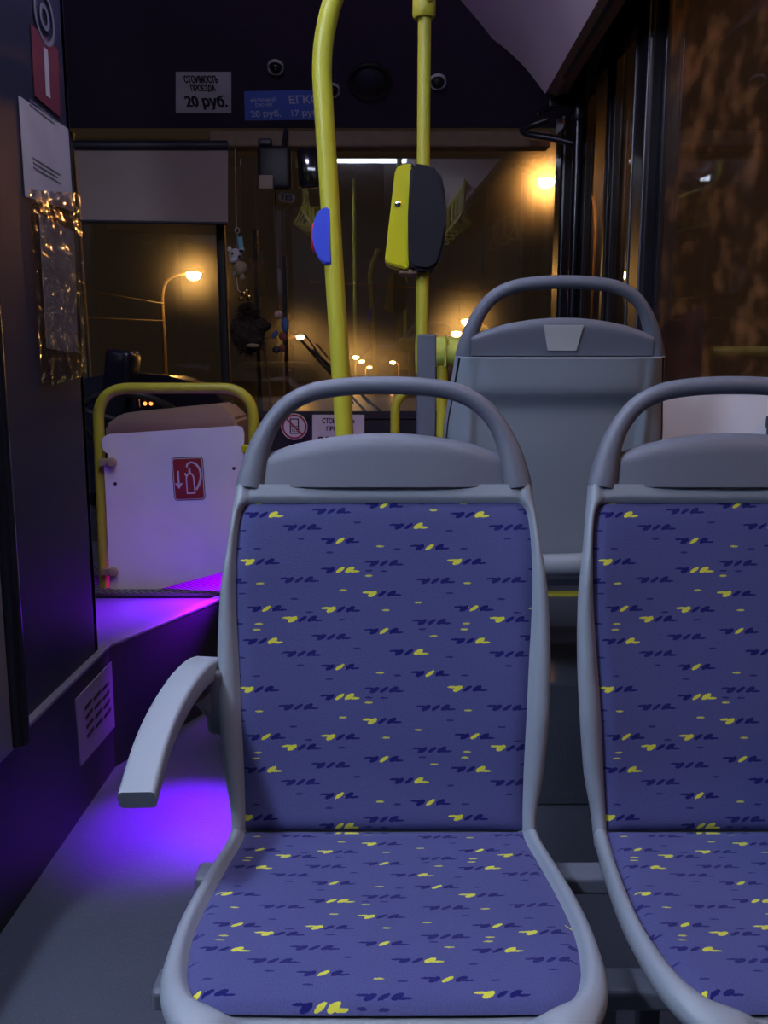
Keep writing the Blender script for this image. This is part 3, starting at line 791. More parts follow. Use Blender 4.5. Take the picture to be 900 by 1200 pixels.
# validator
va = thing('ticket_validator', 'yellow and black ticket validator box mounted on the far pole', 'validator', tuple(atY(487, 255, Y2)))
Yv = Y2-.045
L = [(466, 196), (455, 305), (451, 310), (490, 318), (495, 305), (480, 200), (484, 192), (474, 192)]
def vp(px, py, dy=0): return atY(px, py, Yv+dy)
bm = B_()
slab(bm, [vp(463, 199), vp(468, 193), vp(481, 191), vp(483, 193), vp(478, 250), vp(479, 312), vp(477, 316), vp(455, 309), vp(451, 304)], (0, -1, 0), .09)
bmesh.ops.bevel(bm, geom=bm.edges[:], offset=.004, segments=2, affect='EDGES'); part('front_panel', bm, M['yellow_gloss'], va, False, 'bright yellow front panel')
bm = B_()
dk = [vp(481, 194, -.012), vp(484, 190, -.012), vp(505, 193, -.012), vp(515, 199, -.012), vp(521, 216, -.012), vp(523, 250, -.012), vp(521, 290, -.012), vp(515, 310, -.012), vp(503, 318, -.012), vp(484, 316, -.012), vp(479, 310, -.012), vp(478, 250, -.012)]
slab(bm, dk, (0, -1, 0), .12)
bmesh.ops.bevel(bm, geom=[e for e in bm.edges], offset=.010, segments=4, affect='EDGES'); part('casing', bm, M['casing'], va, True, 'black rounded casing')
bm = B_(); q = vp(466, 239); lathe(bm, [(.008, 0), (.008, .004), (.005, .006)], 20, Matrix.Translation(q) @ Matrix.Rotation(PI/2, 4, 'X')); part('lock', bm, M['chrome'], va, True, 'small chrome lock')
bm = B_(); q = vp(470, 316); add_box(bm, (q.x+.02, q.y+.045, q.z-.004), (.05, .07, .012), bev=.004); part('base', bm, M['beam'], va)

# yellow hoop rail by the dash, and lime sleeve rail
Y3 = 3.05
hp_ = fillet([tuple(atY(463, 460, Y3).xy)+(POD,), tuple(atY(463, 457, Y3)), tuple(atY(520, 457, Y3)), tuple(atY(517, 457, Y3).xy)+(POD,)], .10, 10)
pole_thing('yellow hoop handrail near the dashboard, left of the grey box post', hp_, .0165, M['yellow'], 'hoop_handrail', 'handrail')
sl = thing('sleeved_handrail', 'yellow handrail wrapped in a thick lime green sleeve behind the grey post', 'handrail', (.2, 2.7, POD))
zc = atY(510, 412, 2.70).z
bm = B_(); a = atY(487, 412, 2.7).x; b = atY(560, 412, 2.7).x
tube(bm, [(a, 2.70, zc), (b, 2.70, zc)], .045, 20); add_box(bm, (atY(521, 412, 2.7).x, 2.70, zc), (.006, .096, .096), bev=.002); part('sleeve', bm, M['green'], sl, True, 'lime green sleeve')
bm = B_(); tube(bm, fillet([(atY(518, 480, 2.7).x, 2.70, POD), (atY(518, 480, 2.7).x, 2.70, zc), (.80, 2.70, zc)], .02), .017, 16); part('rail', bm, M['yellow'], sl, True)

# extinguisher board on yellow rail
Yb = 2.90
bd = thing('partition', 'white board on a yellow tube rail with a red extinguisher pictogram', 'partition', (-.8, Yb, PLAT))
zf = PLAT
rail = fillet([(atY(114, 520, Yb+.03).x, Yb+.03, zf), atY(114, 455, Yb+.03), atY(296, 455, Yb+.03), (atY(300, 560, Yb+.03).x, Yb+.03, zf)], .11, 10)
bm = B_(); tube(bm, rail, .0185, 20); part('rail', bm, M['yellow'], bd, True, 'yellow tube rail')
bm = B_()
bpx = [(119, 517), (121, 512), (127, 509), (278, 499), (284, 501), (286, 508), (284, 664), (140, 703), (134, 702), (129, 697), (122, 545), (127, 541), (127, 532), (121, 528)]
slab(bm, [atY(x, y, Yb) for x, y in bpx], (0, -1, 0), .012); part('board', bm, M['board'], bd)
for (x, y) in ((124, 542), (126, 670), (291, 526)):
    bm = B_(); q = atY(x, y, Yb-.005); add_box(bm, (q.x, q.y+.01, q.z), (.045, .03, .026), bev=.004)
    if x < 200: lathe(bm, [(.018, 0), (.018, .008), (.012, .012)], 16, Matrix.Translation((q.x+.022, q.y-.005, q.z)) @ Matrix.Rotation(PI/2, 4, 'X'))
    part('clamp', bm, M['yellow_gloss'] if x > 200 else M['cream'], bd, False, 'yellow clamp' if x > 200 else 'tan clamp')
for (x, y) in ((135, 567), (274, 549)):
    bm = B_(); q = atY(x, y, Yb); ellipsoid(bm, q, (.006, .003, .006)); part('screw', bm, M['ink'], bd)
# pictogram sticker, drawn in sticker coordinates
c = atY(221, 561, Yb); fr = frame(c+Vector((0, -.0005, 0)), (1, 0, .035), (0, 0, 1))
sw, sh = .108, .148
bm = B_()
flat_poly(bm, fr, rrect(sw, sh, .012), 0, .0008, 2)
flat_poly(bm, fr, rrect(sw-.005, sh-.005, .010), 0, .0012, 1)
flat_poly(bm, fr, rrect(sw-.010, sh-.010, .008), 0, .0016, 0)
W_ = 1
flat_poly(bm, fr, [(-.037, -.022), (-.031, -.022), (-.031, .028), (-.037, .028)], 0, .0022, W_)
flat_poly(bm, fr, [(-.034, -.034), (-.021, -.015), (-.026, -.013), (-.034, -.022), (-.042, -.013), (-.047, -.015)], 0, .0022, W_)
body = [(-.009, -.052), (.021, -.052), (.021, -.046), (.020, .006), (.016, .016), (.010, .020), (.002, .020), (-.005, .016), (-.009, .004)]
flat_poly(bm, fr, body, 0, .0022, W_)
inner = [(-.005, -.046), (.017, -.046), (.016, .004), (.012, .013), (.006, .015), (.000, .013), (-.005, .003)]
flat_poly(bm, fr, inner, 0, .0026, 0)
flat_poly(bm, fr, [(-.009, .008), (-.013, .018), (-.009, .021), (-.004, .013)], 0, .0024, W_)
flat_poly(bm, fr, [(.002, .020), (.010, .020), (.008, .036), (.002, .034)], 0, .0024, W_)
def arcstrip(bm, fr, pts, wd, mi, z=.0024):
    P = smooth_path([(x, y, 0) for x, y in pts], 6); n = len(P); L1 = []; L2 = []
    for i, p in enumerate(P):
        d_ = (P[min(n-1, i+1)]-P[max(0, i-1)]).normalized(); s = Vector((-d_.y, d_.x, 0))
        w2 = wd*(.7+.3*i/n)/2; L1.append((p+s*w2).xy); L2.append((p-s*w2).xy)
    for i in range(n-1): flat_poly(bm, fr, [L1[i], L1[i+1], L2[i+1], L2[i]], .0018, z, mi)
arcstrip(bm, fr, [(-.003, .040), (.000, .050), (.012, .056), (.028, .050), (.040, .032), (.043, .008), (.036, -.018), (.024, -.038)], .008, W_)
s_ = part('pictogram', bm, [M['sign_red'], M['sign_white'], M['ink']], bd, False, 'red and white extinguisher pictogram')

# white partition board behind the right-hand seat
pr = thing('partition', 'pale white partition board beside the window behind the right-hand seat', 'partition', (.7, 2.0, 0))
Yr = 2.02
zt2 = atY(850, 459, Yr).z
bm = B_(); add_box(bm, (.757, Yr, (zt2+.30)/2), (.296, .012, zt2-.30), bev=.003); part('board', bm, M['white_bright'], pr)
bm = B_(); add_box(bm, (.75, Yr, zt2+.004), (.29, .022, .012), bev=.003); part('top_trim', bm, M['bar'], pr)
bm = B_(); add_box(bm, (.62, Yr, .17), (.03, .03, .30), bev=.003); add_box(bm, (.86, Yr, .17), (.03, .03, .30), bev=.003); part('foot', bm, M['bar'], pr)

# ================================================================== DRIVER END
# dashboard
db = thing('dashboard', 'long black dashboard below the windscreen', 'dashboard', (-.3, 4.0, 0))
zd = atY(450, 482, 3.78).z
bm = B_(); slab(bm, [(XL+.02, 3.78, .0), (XL+.02, 3.78, zd-.02), (XL+.02, 3.80, zd), (XL+.02, 4.22, zd-.05), (XL+.02, 4.22, 0)], (-1, 0, 0), XR-XL-.06-.6)
part('body', bm, M['dark'], db)
bm = B_(); add_box(bm, (-.40, 3.79, zd-.035), (1.5, .02, .012), bev=.003); part('seam_trim', bm, M['rubber'], db)
# driver hood hump + instrument pod
zd_l = atY(200, 436, 3.6).z
bm = B_()
prof = [(-1.38, 3.62, .60), (-1.38, 3.62, zd_l-.10), (-1.28, 3.62, zd_l-.03), (-1.10, 3.62, zd_l), (-.90, 3.62, zd_l-.015), (-.74, 3.62, zd_l-.06), (-.68, 3.62, zd_l-.12), (-.66, 3.62, .60)]
slab(bm, prof, (0, -1, 0), .30); part('instrument_hood', bm, M['black_gloss'], db)
def led(px, py, m, r=.008, Y=3.615): 
    bm = B_(); ellipsoid(bm, atY(px, py, Y), (r, .004, r), seg=10); part('indicator_light', bm, m, db)
for px, py in ((171, 467), (178, 467), (170, 473), (177, 473)): led(px, py, M['led_amber'], .008)
for px, py in ((160, 488), (170, 488)): led(px, py, M['led_white'], .008)
for px, py in ((121, 471), (119, 476), (117, 478)): led(px, py, M['led_amber'], .009)
# low console behind the board, steering column block
bm = B_(); q0 = atY(123, 505, 3.12); q1 = atY(277, 488, 3.12)
slab(bm, [(q0.x, 3.12, PLAT+.20), (q0.x, 3.12, q0.z+.02), (q0.x+.06, 3.12, q1.z+.01), (q1.x-.06, 3.12, q1.z+.045), (q1.x, 3.12, q1.z-.01), (q1.x, 3.12, PLAT+.20)], (0, -1, 0), .28)
add_box(bm, ((q0.x+q1.x)/2, 3.33, PLAT+.11), (.5, .1, .2))
bmesh.ops.bevel(bm, geom=bm.edges[:], offset=.01, segments=2, affect='EDGES')
tag(obj('console', bm, M['cream'], loc=(q0.x, 3.12, PLAT)), 'low tan console box behind the white extinguisher board', 'console')
# control box at the left above the rail
bm = B_(); q = atY(143, 436, 3.4); add_box(bm, (q.x, 3.4, q.z), (.10, .16, .17), rot=Matrix.Rotation(R(8), 3, 'Y'), bev=.02)
add_box(bm, (q.x+.02, 3.45, q.z-.30), (.05, .06, .50), bev=.01)
tag(obj('driver_headrest', bm, M['black_gloss'], smooth=True), 'black padded headrest at the left above the yellow rail', 'headrest')
# steering wheel
sw_ = thing('steering_wheel', 'dark steering wheel half hidden behind the yellow rail', 'steering wheel', (-1.0, 3.35, 1.0))
Mw = Matrix.Translation(Vector((-1.0, 3.42, .90))) @ Matrix.Rotation(R(-38), 4, 'X')
bm = B_(); P = [Mw @ Vector((.21*math.cos(2*PI*k/40), .21*math.sin(2*PI*k/40), 0)) for k in range(40)]
sweep(bm, P, lambda i, t: circ(.014, 10), closed=True, up=(0, .6, .8)); part('rim', bm, M['rubber'], sw_, True)
bm = B_(); lathe(bm, [(.05, -.02), (.055, 0), (.045, .012)], 20, Mw); 
for a in (0, 120, 240):
    tube(bm, [Mw @ Vector((0, 0, 0)), Mw @ Vector((.205*math.cos(R(a+90)), .205*math.sin(R(a+90)), 0))], .011, 8)
tube(bm, [Mw @ Vector((0, 0, 0)), Vector((-1.0, 3.66, .55))], .025, 10)
part('spokes', bm, M['rubber'], sw_, True)
# stickers and fare paper on dashboard
def paper(label, name, cat, pts, nrm, m, fr=None, lines=None, th=.0012, group=None):
    bm = B_(); slab(bm, pts, nrm, th, 0)
    if lines:
        for (s, x, y, wd, h, bold, mi) in lines:
            for q_, dx in enumerate((0, -.022*h, .022*h) if h/wd > .15 and name == 'fare_notice' else (0,)): put_text(bm, s, fr, x+dx*1.2, y, wd, h, bold, mi, z=.0004+.00004*q_)
    loc = sum((Vector(p) for p in pts), Vector())/len(pts)
    return tag(obj(name, bm, m, loc=loc), label, cat, group)
Yd = 3.765
q = [atY(366, 486, Yd), atY(427, 486, Yd), atY(427, 540, Yd), atY(366, 540, Yd)]
cc = (q[0]+q[1])/2; wq = (q[1]-q[0]).length; u_ = wq/61
fr = frame(cc, (1, 0, 0), (0, 0, 1))
paper('white fare notice on the dashboard behind the yellow pole', 'fare_notice', 'notice', q, (0, -1, 0), [M['paper'], M['ink']], fr,
      [('СТОИМОСТЬ', 0, -7*u_, 38*u_, 6.5*u_, .02, 1), ('ПРОЕЗДА', 0, -16.5*u_, 28*u_, 6.5*u_, .02, 1), ('20 руб.', 0, -31*u_, 48*u_, 12*u_, .015, 1)])
c = atY(345, 500, Yd); rr = .058
fr = frame(c, (1, 0, 0), (0, 0, 1)); bm = B_()
flat_poly(bm, fr, [(rr*math.cos(2*PI*k/40), rr*math.sin(2*PI*k/40)) for k in range(40)], -.001, .0006, 0)
flat_ring(bm, fr, 0, 0, rr*.80, rr*.93, 0, .0012, 40, 1)
ph = [(-.019, -.030), (.019, -.030), (.019, .034), (-.019, .034)]
for (x0, y0, x1, y1) in ((-.020, -.032, -.015, .036), (.015, -.032, .020, .036), (-.020, .031, .020, .036), (-.020, -.032, .020, -.027), (-.015, .000, .015, .003)):
    flat_poly(bm, fr, [(x0, y0), (x1, y0), (x1, y1), (x0, y1)], 0, .0012, 2)
for i_ in range(3):
    for j_ in range(3): flat_poly(bm, fr, [(-.011+i_*.009, -.022+j_*.007), (-.006+i_*.009, -.022+j_*.007), (-.006+i_*.009, -.018+j_*.007), (-.011+i_*.009, -.018+j_*.007)], 0, .0012, 2)
a = R(-45); cs, sn = math.cos(a), math.sin(a); L_ = rr*.86; t_ = .0035
flat_poly(bm, fr, [(cs*x-sn*y, sn*x+cs*y) for x, y in ((-L_, -t_), (L_, -t_), (L_, t_), (-L_, t_))], 0, .0016, 1)
tag(obj('no_phone_sticker', bm, [M['sign_white'], M['sign_red'], M['ink']], loc=c), 'round no-phone sticker, red ring and slash, on the dashboard', 'sticker')

# header signs
def hframe(px, py): return frame(hp(px, py)+HN*.001, hx, hy)
def hquad(x0, y0, x1, y1): return [hp(x0, y0)+HN*.002, hp(x1, y0)+HN*.002, hp(x1, y1)+HN*.002, hp(x0, y1)+HN*.002]
q = hquad(206, 84, 271, 132); wq = (q[1]-q[0]).length; hq = (q[0]-q[3]).length
fr = frame((q[0]+q[2])/2, q[1]-q[0], q[0]-q[3]); u_ = wq/65; v_ = hq/48
paper('white printed fare notice on the dark header, left of the blue sign', 'fare_notice', 'notice', q, HN, [M['paper'], M['ink']], fr,
      [('СТОИМОСТЬ', 0, 15.5*v_, 40*u_, 8.5*v_, .015, 1), ('ПРОЕЗДА', 0, 5.0*v_, 29*u_, 8.5*v_, .015, 1), ('20 руб.', 0, -11*v_, 50*u_, 17*v_, .015, 1)])
q = [hp(286, 107)+HN*.002, hp(387, 105)+HN*.002, hp(387, 140)+HN*.002, hp(287, 141)+HN*.002]; wq = (q[1]-q[0]).length; hq = (q[0]-q[3]).length
fr = frame((q[0]+q[2])/2, q[1]-q[0], q[0]-q[3]); u_ = wq/101; v_ = hq/35
paper('blue fare sign with pale lettering on the header, partly behind the pole', 'fare_sign', 'sign', q, HN, [M['sign_blue'], M['sign_ink']], fr,
      [('наличный', -28*u_, 8.5*v_, 30*u_, 5*v_, 0, 1), ('расчет', -28*u_, 1.5*v_, 21*u_, 5*v_, 0, 1), ('20 руб.', -28*u_, -9.5*v_, 36*u_, 10*v_, .015, 1),
       ('ЕГКС', 20*u_, 7.5*v_, 35*u_, 10*v_, .02, 1), ('17 руб.', 20*u_, -9.5*v_, 34*u_, 10*v_, .015, 1)])
# header round fittings
def dome(px, py, rpx, label, name, mats, kind):
    c = hp(px, py); dist = (c-EYE).length; r = rpx/F*dist*.97
    m4 = Matrix.Translation(c) @ HN.to_track_quat('Z', 'Y').to_matrix().to_4x4()
    t = thing(name, label, kind, c)
    bm = B_(); lathe(bm, [(r, 0), (r, .008), (r*.93, .013), (r*.8, .010), (r*.74, .003)], 32, m4); part('ring', bm, mats[0], t, True)
    bm = B_(); lathe(bm, [(r*.74, .002), (r*.72, .012), (r*.5, .022), (r*.2, .027), (.0001, .028)], 24, m4); part('lens', bm, mats[1], t, True)
dome(323, 78, 9, 'small chrome-ringed dome camera above the blue sign', 'dome_camera', (M['badge'], M['lens']), 'camera')
dome(389, 105, 9, 'small chrome-ringed knob peeking out behind the yellow pole', 'dome_camera', (M['badge'], M['lens']), 'camera')
dome(433, 95, 24, 'large black round speaker on the header', 'speaker', (M['rubber'], M['dark']), 'speaker')
dome(513, 95, 9.5, 'white ring with dark centre right of the far yellow pole', 'dome_camera', (M['sign_white'], M['rubber']), 'camera')

# roller blind on the driver's windscreen
bl = thing('roller_blind', 'greyish roller blind pulled down over the left windscreen', 'blind', (-1.1, 4.05, 2.1))
a0 = atY(88, 176, 4.07); a1 = atY(267, 176, 4.07); b1 = atY(267, 261, 4.07); b0 = atY(94, 258, 4.07)
bm = B_(); slab(bm, [a0, a1, b1, b0], (0, -1, 0), .003); part('sheet', bm, M['roller'], bl)
bm = B_(); tube(bm, [b0+Vector((0, 0, -.004)), b1+Vector((0, 0, -.004))], .007, 10); part('bottom_rod', bm, M['dark'], bl, True)
bm = B_(); tube(bm, [a0+Vector((0, 0, .02)), a1+Vector((0, 0, .02))], .022, 14); part('roller', bm, M['dark'], bl, True)

# rear-view mirror + recorder
mi_ = thing('interior_mirror', 'black interior mirror and recorder at the top of the windscreen', 'mirror', tuple(atY(325, 195, 4.0)))
bm = B_(); q = atY(322, 197, 4.0); add_box(bm, q, (.150, .05, .185), bev=.02); part('housing', bm, M['rubber'], mi_, True)
bm = B_(); q = atY(361, 197, 3.99); add_box(bm, q, (.09, .035, .17), rot=Matrix.Rotation(R(-4), 3, 'Y'), bev=.012); part('mirror_glass', bm, M['lens'], mi_, True)
bm = B_(); q = atY(311, 168, 4.0); add_box(bm, q, (.06, .06, .03), bev=.008); tube(bm, [atY(335, 152, 4.08), atY(330, 185, 4.0)], .010, 8); part('bracket', bm, M['dark'], mi_, True)
bm = B_(); q = atY(312, 214, 3.95); add_box(bm, q, (.065, .03, .06), bev=.006); part('screen', bm, M['cream'], mi_, True, 'tan reflecting screen')
# small TES sticker on the glass
q = wsP(336, 232)+Vector((0, -.012, 0)); fr = frame(q, (1, 0, -.12), (0, .04, 1)); bm = B_()
flat_poly(bm, fr, rrect(.078, .040, .012), -.001, .0008, 0); put_text(bm, 'TES', fr, 0, 0, .056, .024, .02, 1, z=.0010)
tag(obj('screen_sticker', bm, [M['sign_white'], M['ink']], loc=q), 'small white sticker reading TES on the windscreen', 'sticker')

# hanging toys
Yt = 3.95
t = thing('hanging_toy', 'pink and tan little cow toy hanging on a cord in the windscreen', 'toy', tuple(atY(278, 300, Yt)))
bm = B_(); tube(bm, [atY(275.5, 175, Yt), atY(277, 268, Yt)], .003, 8); 
P = [atY(278, 270, Yt)+Vector((.010*math.cos(2*PI*k/16), 0, .012*math.sin(2*PI*k/16))) for k in range(16)]; sweep(bm, P, lambda i, t_: circ(.0022, 6), closed=True, up=(0, 1, 0)); tube(bm, [atY(278, 273, Yt), atY(278, 291, Yt)], .003, 8)
part('cord', bm, M['metal'], t, True)
bm = B_(); add_box(bm, atY(282, 285, Yt), (.020, .006, .055), rot=Matrix.Rotation(R(-5), 3, 'Y')); part('tag', bm, M['teal'], t, False, 'teal tag')
def pxr(n): return n*Yt/F*1.0
bm = B_(); c = atY(276, 300, Yt); ellipsoid(bm, c, (pxr(8), pxr(7), pxr(8.5))); ellipsoid(bm, atY(273, 305, Yt-.02), (pxr(5), pxr(5), pxr(4)))
for x, y in ((269, 292), (284, 293)): ellipsoid(bm, atY(x, y, Yt), (pxr(2.5), pxr(2), pxr(3.5)))
part('head', bm, M['toy_white'], t, True, 'pale cow head')
bm = B_(); ellipsoid(bm, atY(281, 301, Yt-.035), (pxr(2.2), pxr(1.5), pxr(2))); ellipsoid(bm, atY(272, 297, Yt-.035), (pxr(1.4), pxr(1), pxr(1.4))); ellipsoid(bm, atY(283, 294, Yt-.02), (pxr(3), pxr(2), pxr(1.6))); part('patches', bm, M['ink'], t, True)
bm = B_(); ellipsoid(bm, atY(281, 314, Yt), (pxr(8.5), pxr(7), pxr(8.5))); ellipsoid(bm, atY(284, 325, Yt-.01), (pxr(3), pxr(3), pxr(4))); ellipsoid(bm, atY(274, 322, Yt-.01), (pxr(2.4), pxr(3), pxr(4))); part('body', bm, M['toy_tan'], t, True, 'tan plush body')
t = thing('hanging_charm', 'small gilt charm on a thin cord below the cow toy', 'toy', tuple(atY(288, 345, Yt)))
bm = B_(); tube(bm, [atY(277, 325, Yt), atY(279, 340, Yt), atY(286, 345, Yt)], .0025, 6); part('cord', bm, M['toy_white'], t, True)
bm = B_()
for (x, y, r) in ((286, 344, 4), (292, 348, 4), (282, 350, 2.5), (289, 341, 3)): ellipsoid(bm, atY(x, y, Yt), (pxr(r), pxr(r*.8), pxr(r)))
part('charm', bm, mat('gilt', (.7, .45, .15), .25, metal=1), t, True)
# furry dark toy
t = thing('plush_toy', 'shaggy dark brown plush toy sitting in the windscreen', 'toy', tuple(atY(291, 385, 4.1)))
bm = B_(); rr_ = random.Random(3)
ellipsoid(bm, atY(291, 392, 4.1), (.075, .06, .085), seg=24); ellipsoid(bm, atY(291, 368, 4.1), (.05, .05, .05), seg=20); ellipsoid(bm, atY(305, 382, 4.1), (.05, .04, .03)); ellipsoid(bm, atY(279, 385, 4.1), (.035, .04, .05))
for v in list(bm.verts): v.co += Vector((rr_.uniform(-1, 1), rr_.uniform(-1, 1), rr_.uniform(-1, 1)))*.007
for k in range(300):
    a = rr_.uniform(0, 2*PI); e = rr_.uniform(-1, 1); ce = math.sqrt(1-e*e)
    d_ = Vector((ce*math.cos(a), ce*math.sin(a), e)); cen, s3 = ((atY(291, 392, 4.1), Vector((.075, .06, .085))) if k % 3 else (atY(291, 368, 4.1), Vector((.05, .05, .05))))
    p0 = cen+Vector((d_.x*s3.x, d_.y*s3.y, d_.z*s3.z))*.9; p1_ = p0+d_*.028+Vector((rr_.uniform(-1, 1)*.01, 0, -.012)); sd = d_.orthogonal().normalized()*.004
    a_, b_, c_ = bm.verts.new(p0+sd), bm.verts.new(p0-sd), bm.verts.new(p1_); dd_ = bm.verts.new(p0+d_.cross(sd)); bm.faces.new((a_, b_, c_)); bm.faces.new((b_, dd_, c_)); bm.faces.new((dd_, a_, c_)); bm.faces.new((a_, dd_, b_))
part('body', bm, M['fur'], t)
bm = B_(); ellipsoid(bm, atY(296, 405, 4.03), (.030, .012, .010)); part('label_band', bm, M['toy_tan'], t, True, 'tan band')
bm = B_(); tube(bm, [atY(292, 340, 4.1), atY(291, 362, 4.1)], .002, 6); part('cord', bm, M['dark'], t, True)
# small clown-like figurine
t = thing('hanging_figure', 'small figure with round head, blue and red clothes, hanging in the windscreen', 'toy', tuple(atY(328, 385, 4.1)))
bm = B_(); ellipsoid(bm, atY(326, 369, 4.1), (.020, .018, .020)); part('head', bm, M['pink'], t, True)
bm = B_(); ellipsoid(bm, atY(334, 381, 4.1), (.018, .018, .035)); ellipsoid(bm, atY(322, 392, 4.1), (.012, .012, .022), rot=Matrix.Rotation(.5, 3, 'Y')); part('jacket', bm, mat('toy_blue', (.06, .12, .3), .6), t, True, 'blue jacket')
bm = B_(); ellipsoid(bm, atY(332, 395, 4.1), (.020, .018, .024), rot=Matrix.Rotation(-.5, 3, 'Y')); ellipsoid(bm, atY(331, 408, 4.1), (.014, .014, .018)); part('trousers', bm, mat('toy_brown', (.20, .05, .04), .7), t, True, 'reddish trousers')
bm = B_(); ellipsoid(bm, atY(324, 410, 4.1), (.020, .016, .016)); part('shoes', bm, M['ink'], t, True)
bm = B_(); tube(bm, [atY(321, 180, 4.12), atY(326, 365, 4.1)], .0018, 6); part('cord', bm, M['dark'], t, True)
# dark uprights behind the glass (outside mirror arms)
for i, (xa, ya, xb_, yb2, lab) in enumerate(((299, 270, 305, 470, 'thin black upright bar by the plush toy, outside the windscreen'), (333, 300, 337, 468, 'thin black upright bar by the small figure, outside the windscreen'))):
    bm = B_(); p_ = [atY(xa, ya, 4.42), atY(xb_, yb2, 4.42)]; p_.append(Vector((p_[1].x+.002, 4.42, .872)))
    sweep(bm, p_, lambda i, t: rrect(.022, .02, .004), up=(0, 1, 0)); tag(obj('mirror_bracket', bm, M['rubber'], loc=p_[1]), lab, 'bracket')
bm = B_(); p_ = [atY(309, 390, 4.40), atY(317, 470, 4.40)]; p_.append(Vector((p_[1].x+.005, 4.40, .872))); sweep(bm, p_, lambda i, t: rrect(.012, .012, .003), up=(0, 1, 0))
tag(obj('wooden_stick', bm, M['pole_out'], loc=p_[1]), 'pale thin stick leaning beside the black upright bar', 'stick')
# wipers
for k, (x0, y0, x1, y1, lab) in enumerate(((352, 398, 428, 482, 'left wiper arm resting low on the windscreen'), (366, 410, 446, 482, 'right wiper arm resting low on the windscreen'))):
    t = thing('wiper', lab, 'wiper', tuple(atY(x1, y1, 4.38)))
    bm = B_(); A_ = atY(x0, y0, 4.345); B2_ = atY(x1, y1, 4.37); tube(bm, [A_, B2_], .007, 8); part('arm', bm, M['blackmetal'], t, True)
    bm = B_(); tube(bm, [A_+Vector((.02, .005, .03)), B2_+Vector((-.06, 0, .04))], .005, 6); part('blade', bm, M['rubber'], t, True)

# door gear at the right: black stanchion and arms
ds = thing('door_stanchion', 'glossy black vertical door post right of the windscreen', 'post', tuple(atX(676, 360, .80)))
Yds = atX(676, 200, .82).y
xs_ = .82
bm = B_(); tube(bm, [(xs_, Yds, .02), (xs_, Yds, 2.56)], .021, 24); part('post', bm, M['black_gloss'], ds, True)
bm = B_(); 
q = Vector((xs_, Yds, atX(676, 125, xs_).z)); lathe(bm, [(.03, -.07), (.034, -.06), (.034, .06), (.03, .07)], 20, Matrix.Translation(q)); part('hinge_collar', bm, M['blackmetal'], ds, True)
bm = B_(); add_box(bm, (xs_-.07, Yds+.02, q.z+.01), (.12, .05, .06), bev=.01)
for dz in (-.06, -.02, .05, .09):
    lathe(bm, [(.010, 0), (.010, .012), (.006, .014)], 12, Matrix.Translation((xs_-.06, Yds-.01, q.z+dz)) @ Matrix.Rotation(PI/2, 4, 'X'))
part('bolt_block', bm, M['metal'] if False else M['blackmetal'], ds, True)
bm = B_()
tube(bm, smooth_path([atY(672, 130, Yds-.02), atY(645, 127, Yds-.02), atY(630, 134, Yds-.02)], 6), .010, 10)
part('arm', bm, M['black_gloss'], ds, True)
bm = B_(); tube(bm, smooth_path([atY(680, 170, Yds+.05), atY(648, 162, Yds+.08), atY(622, 158, Yds+.12), atY(612, 152, Yds+.15), atY(625, 146, Yds+.12), atY(642, 140, Yds+.1)], 6), .014, 10)
part('lower_arm', bm, M['blackmetal'], ds, True)
# papers by the door top
fa = [atY(668, 74, Yds+.12), atY(668, 112, Yds+.12), atY(652, 116, Yds+.12), atY(651, 98, Yds+.12)]
bm = B_(); slab(bm, fa, (0, -1, 0), .002); tag(obj('notice', bm, M['paper_dim'], loc=fa[0]), 'greyish torn notice above the door arm', 'notice')
fa = [atY(664, 135, Yds+.12), atY(660, 150, Yds+.12), atY(652, 158, Yds+.12), atY(652, 140, Yds+.12)]
bm = B_(); slab(bm, fa, (0, -1, 0), .002); tag(obj('notice', bm, M['paper_dim'], loc=fa[0]), 'small pale notice scrap below the door arm', 'notice')

# clear notice sheet stuck to the side window bottom
bm = B_(); xq = XR+.003
y0, y1 = atX(774, 400, xq).y, atX(823, 400, xq).y
pts = [(y0, 1.02), (y0, 1.25), (y0-.05, 1.27), (y1+.02, 1.285), (y1, 1.27), (y1, 1.02)]
slab(bm, [(xq, y, z) for y, z in pts], (-1, 0, 0), .002)
fm = glassmat('clear_sticker', (.7, .62, .6), .6, dirt=.16, dcol=(.4, .3, .3), lo=.2); tag(obj('window_sticker', bm, fm, loc=(xq, y0, 1.02)), 'clear rounded sticker sheet low on the side window', 'sticker')

# posters on the black cabin panel
px_ = CX+.003
def cquad(a): return [atX(x, y, px_) for x, y in a]
def yzq(pxs):  return cquad(pxs)
q = cquad([(36, 28), (68, 58), (71, 138), (41, 112)]); fr = frame(sum(q, Vector())/4, (0, 1, 0), (0, 0, 1))
bm = B_(); slab(bm, q, (1, 0, 0), .0015, 0)
bq = [Vector(p)+(sum(q, Vector())/4-Vector(p))*.03 for p in q]
wdt = (q[1]-q[0]).y; hgt = (q[0]-q[3]).z
flat_poly(bm, frame(sum(q, Vector())/4, (0, 1, 0), (0, 0, 1)), [(-.012, -hgt*.36), (.012, -hgt*.36), (.012, hgt*.34), (-.012, hgt*.34)], 0, .0012, 1)
tag(obj('red_sign', bm, [M['sign_red_dull'], M['paper_dim']], loc=q[0]), 'red upright sign with one pale stripe on the cabin panel', 'sign')
q = cquad([(22, 112), (80, 151), (86, 248), (30, 230)])
fr = frame(sum(q, Vector())/4, (0, 1, 0), (0, 0, 1))
bm = B_(); slab(bm, q, (1, 0, 0), .0015, 0)
for k_, z_ in enumerate((.10, .09, -.02, -.03, -.04, -.11)): flat_poly(bm, fr, [(-.09, z_), (.07-.02*(k_ % 2), z_), (.07-.02*(k_ % 2), z_+.003), (-.09, z_+.003)], 0, .001, 1)
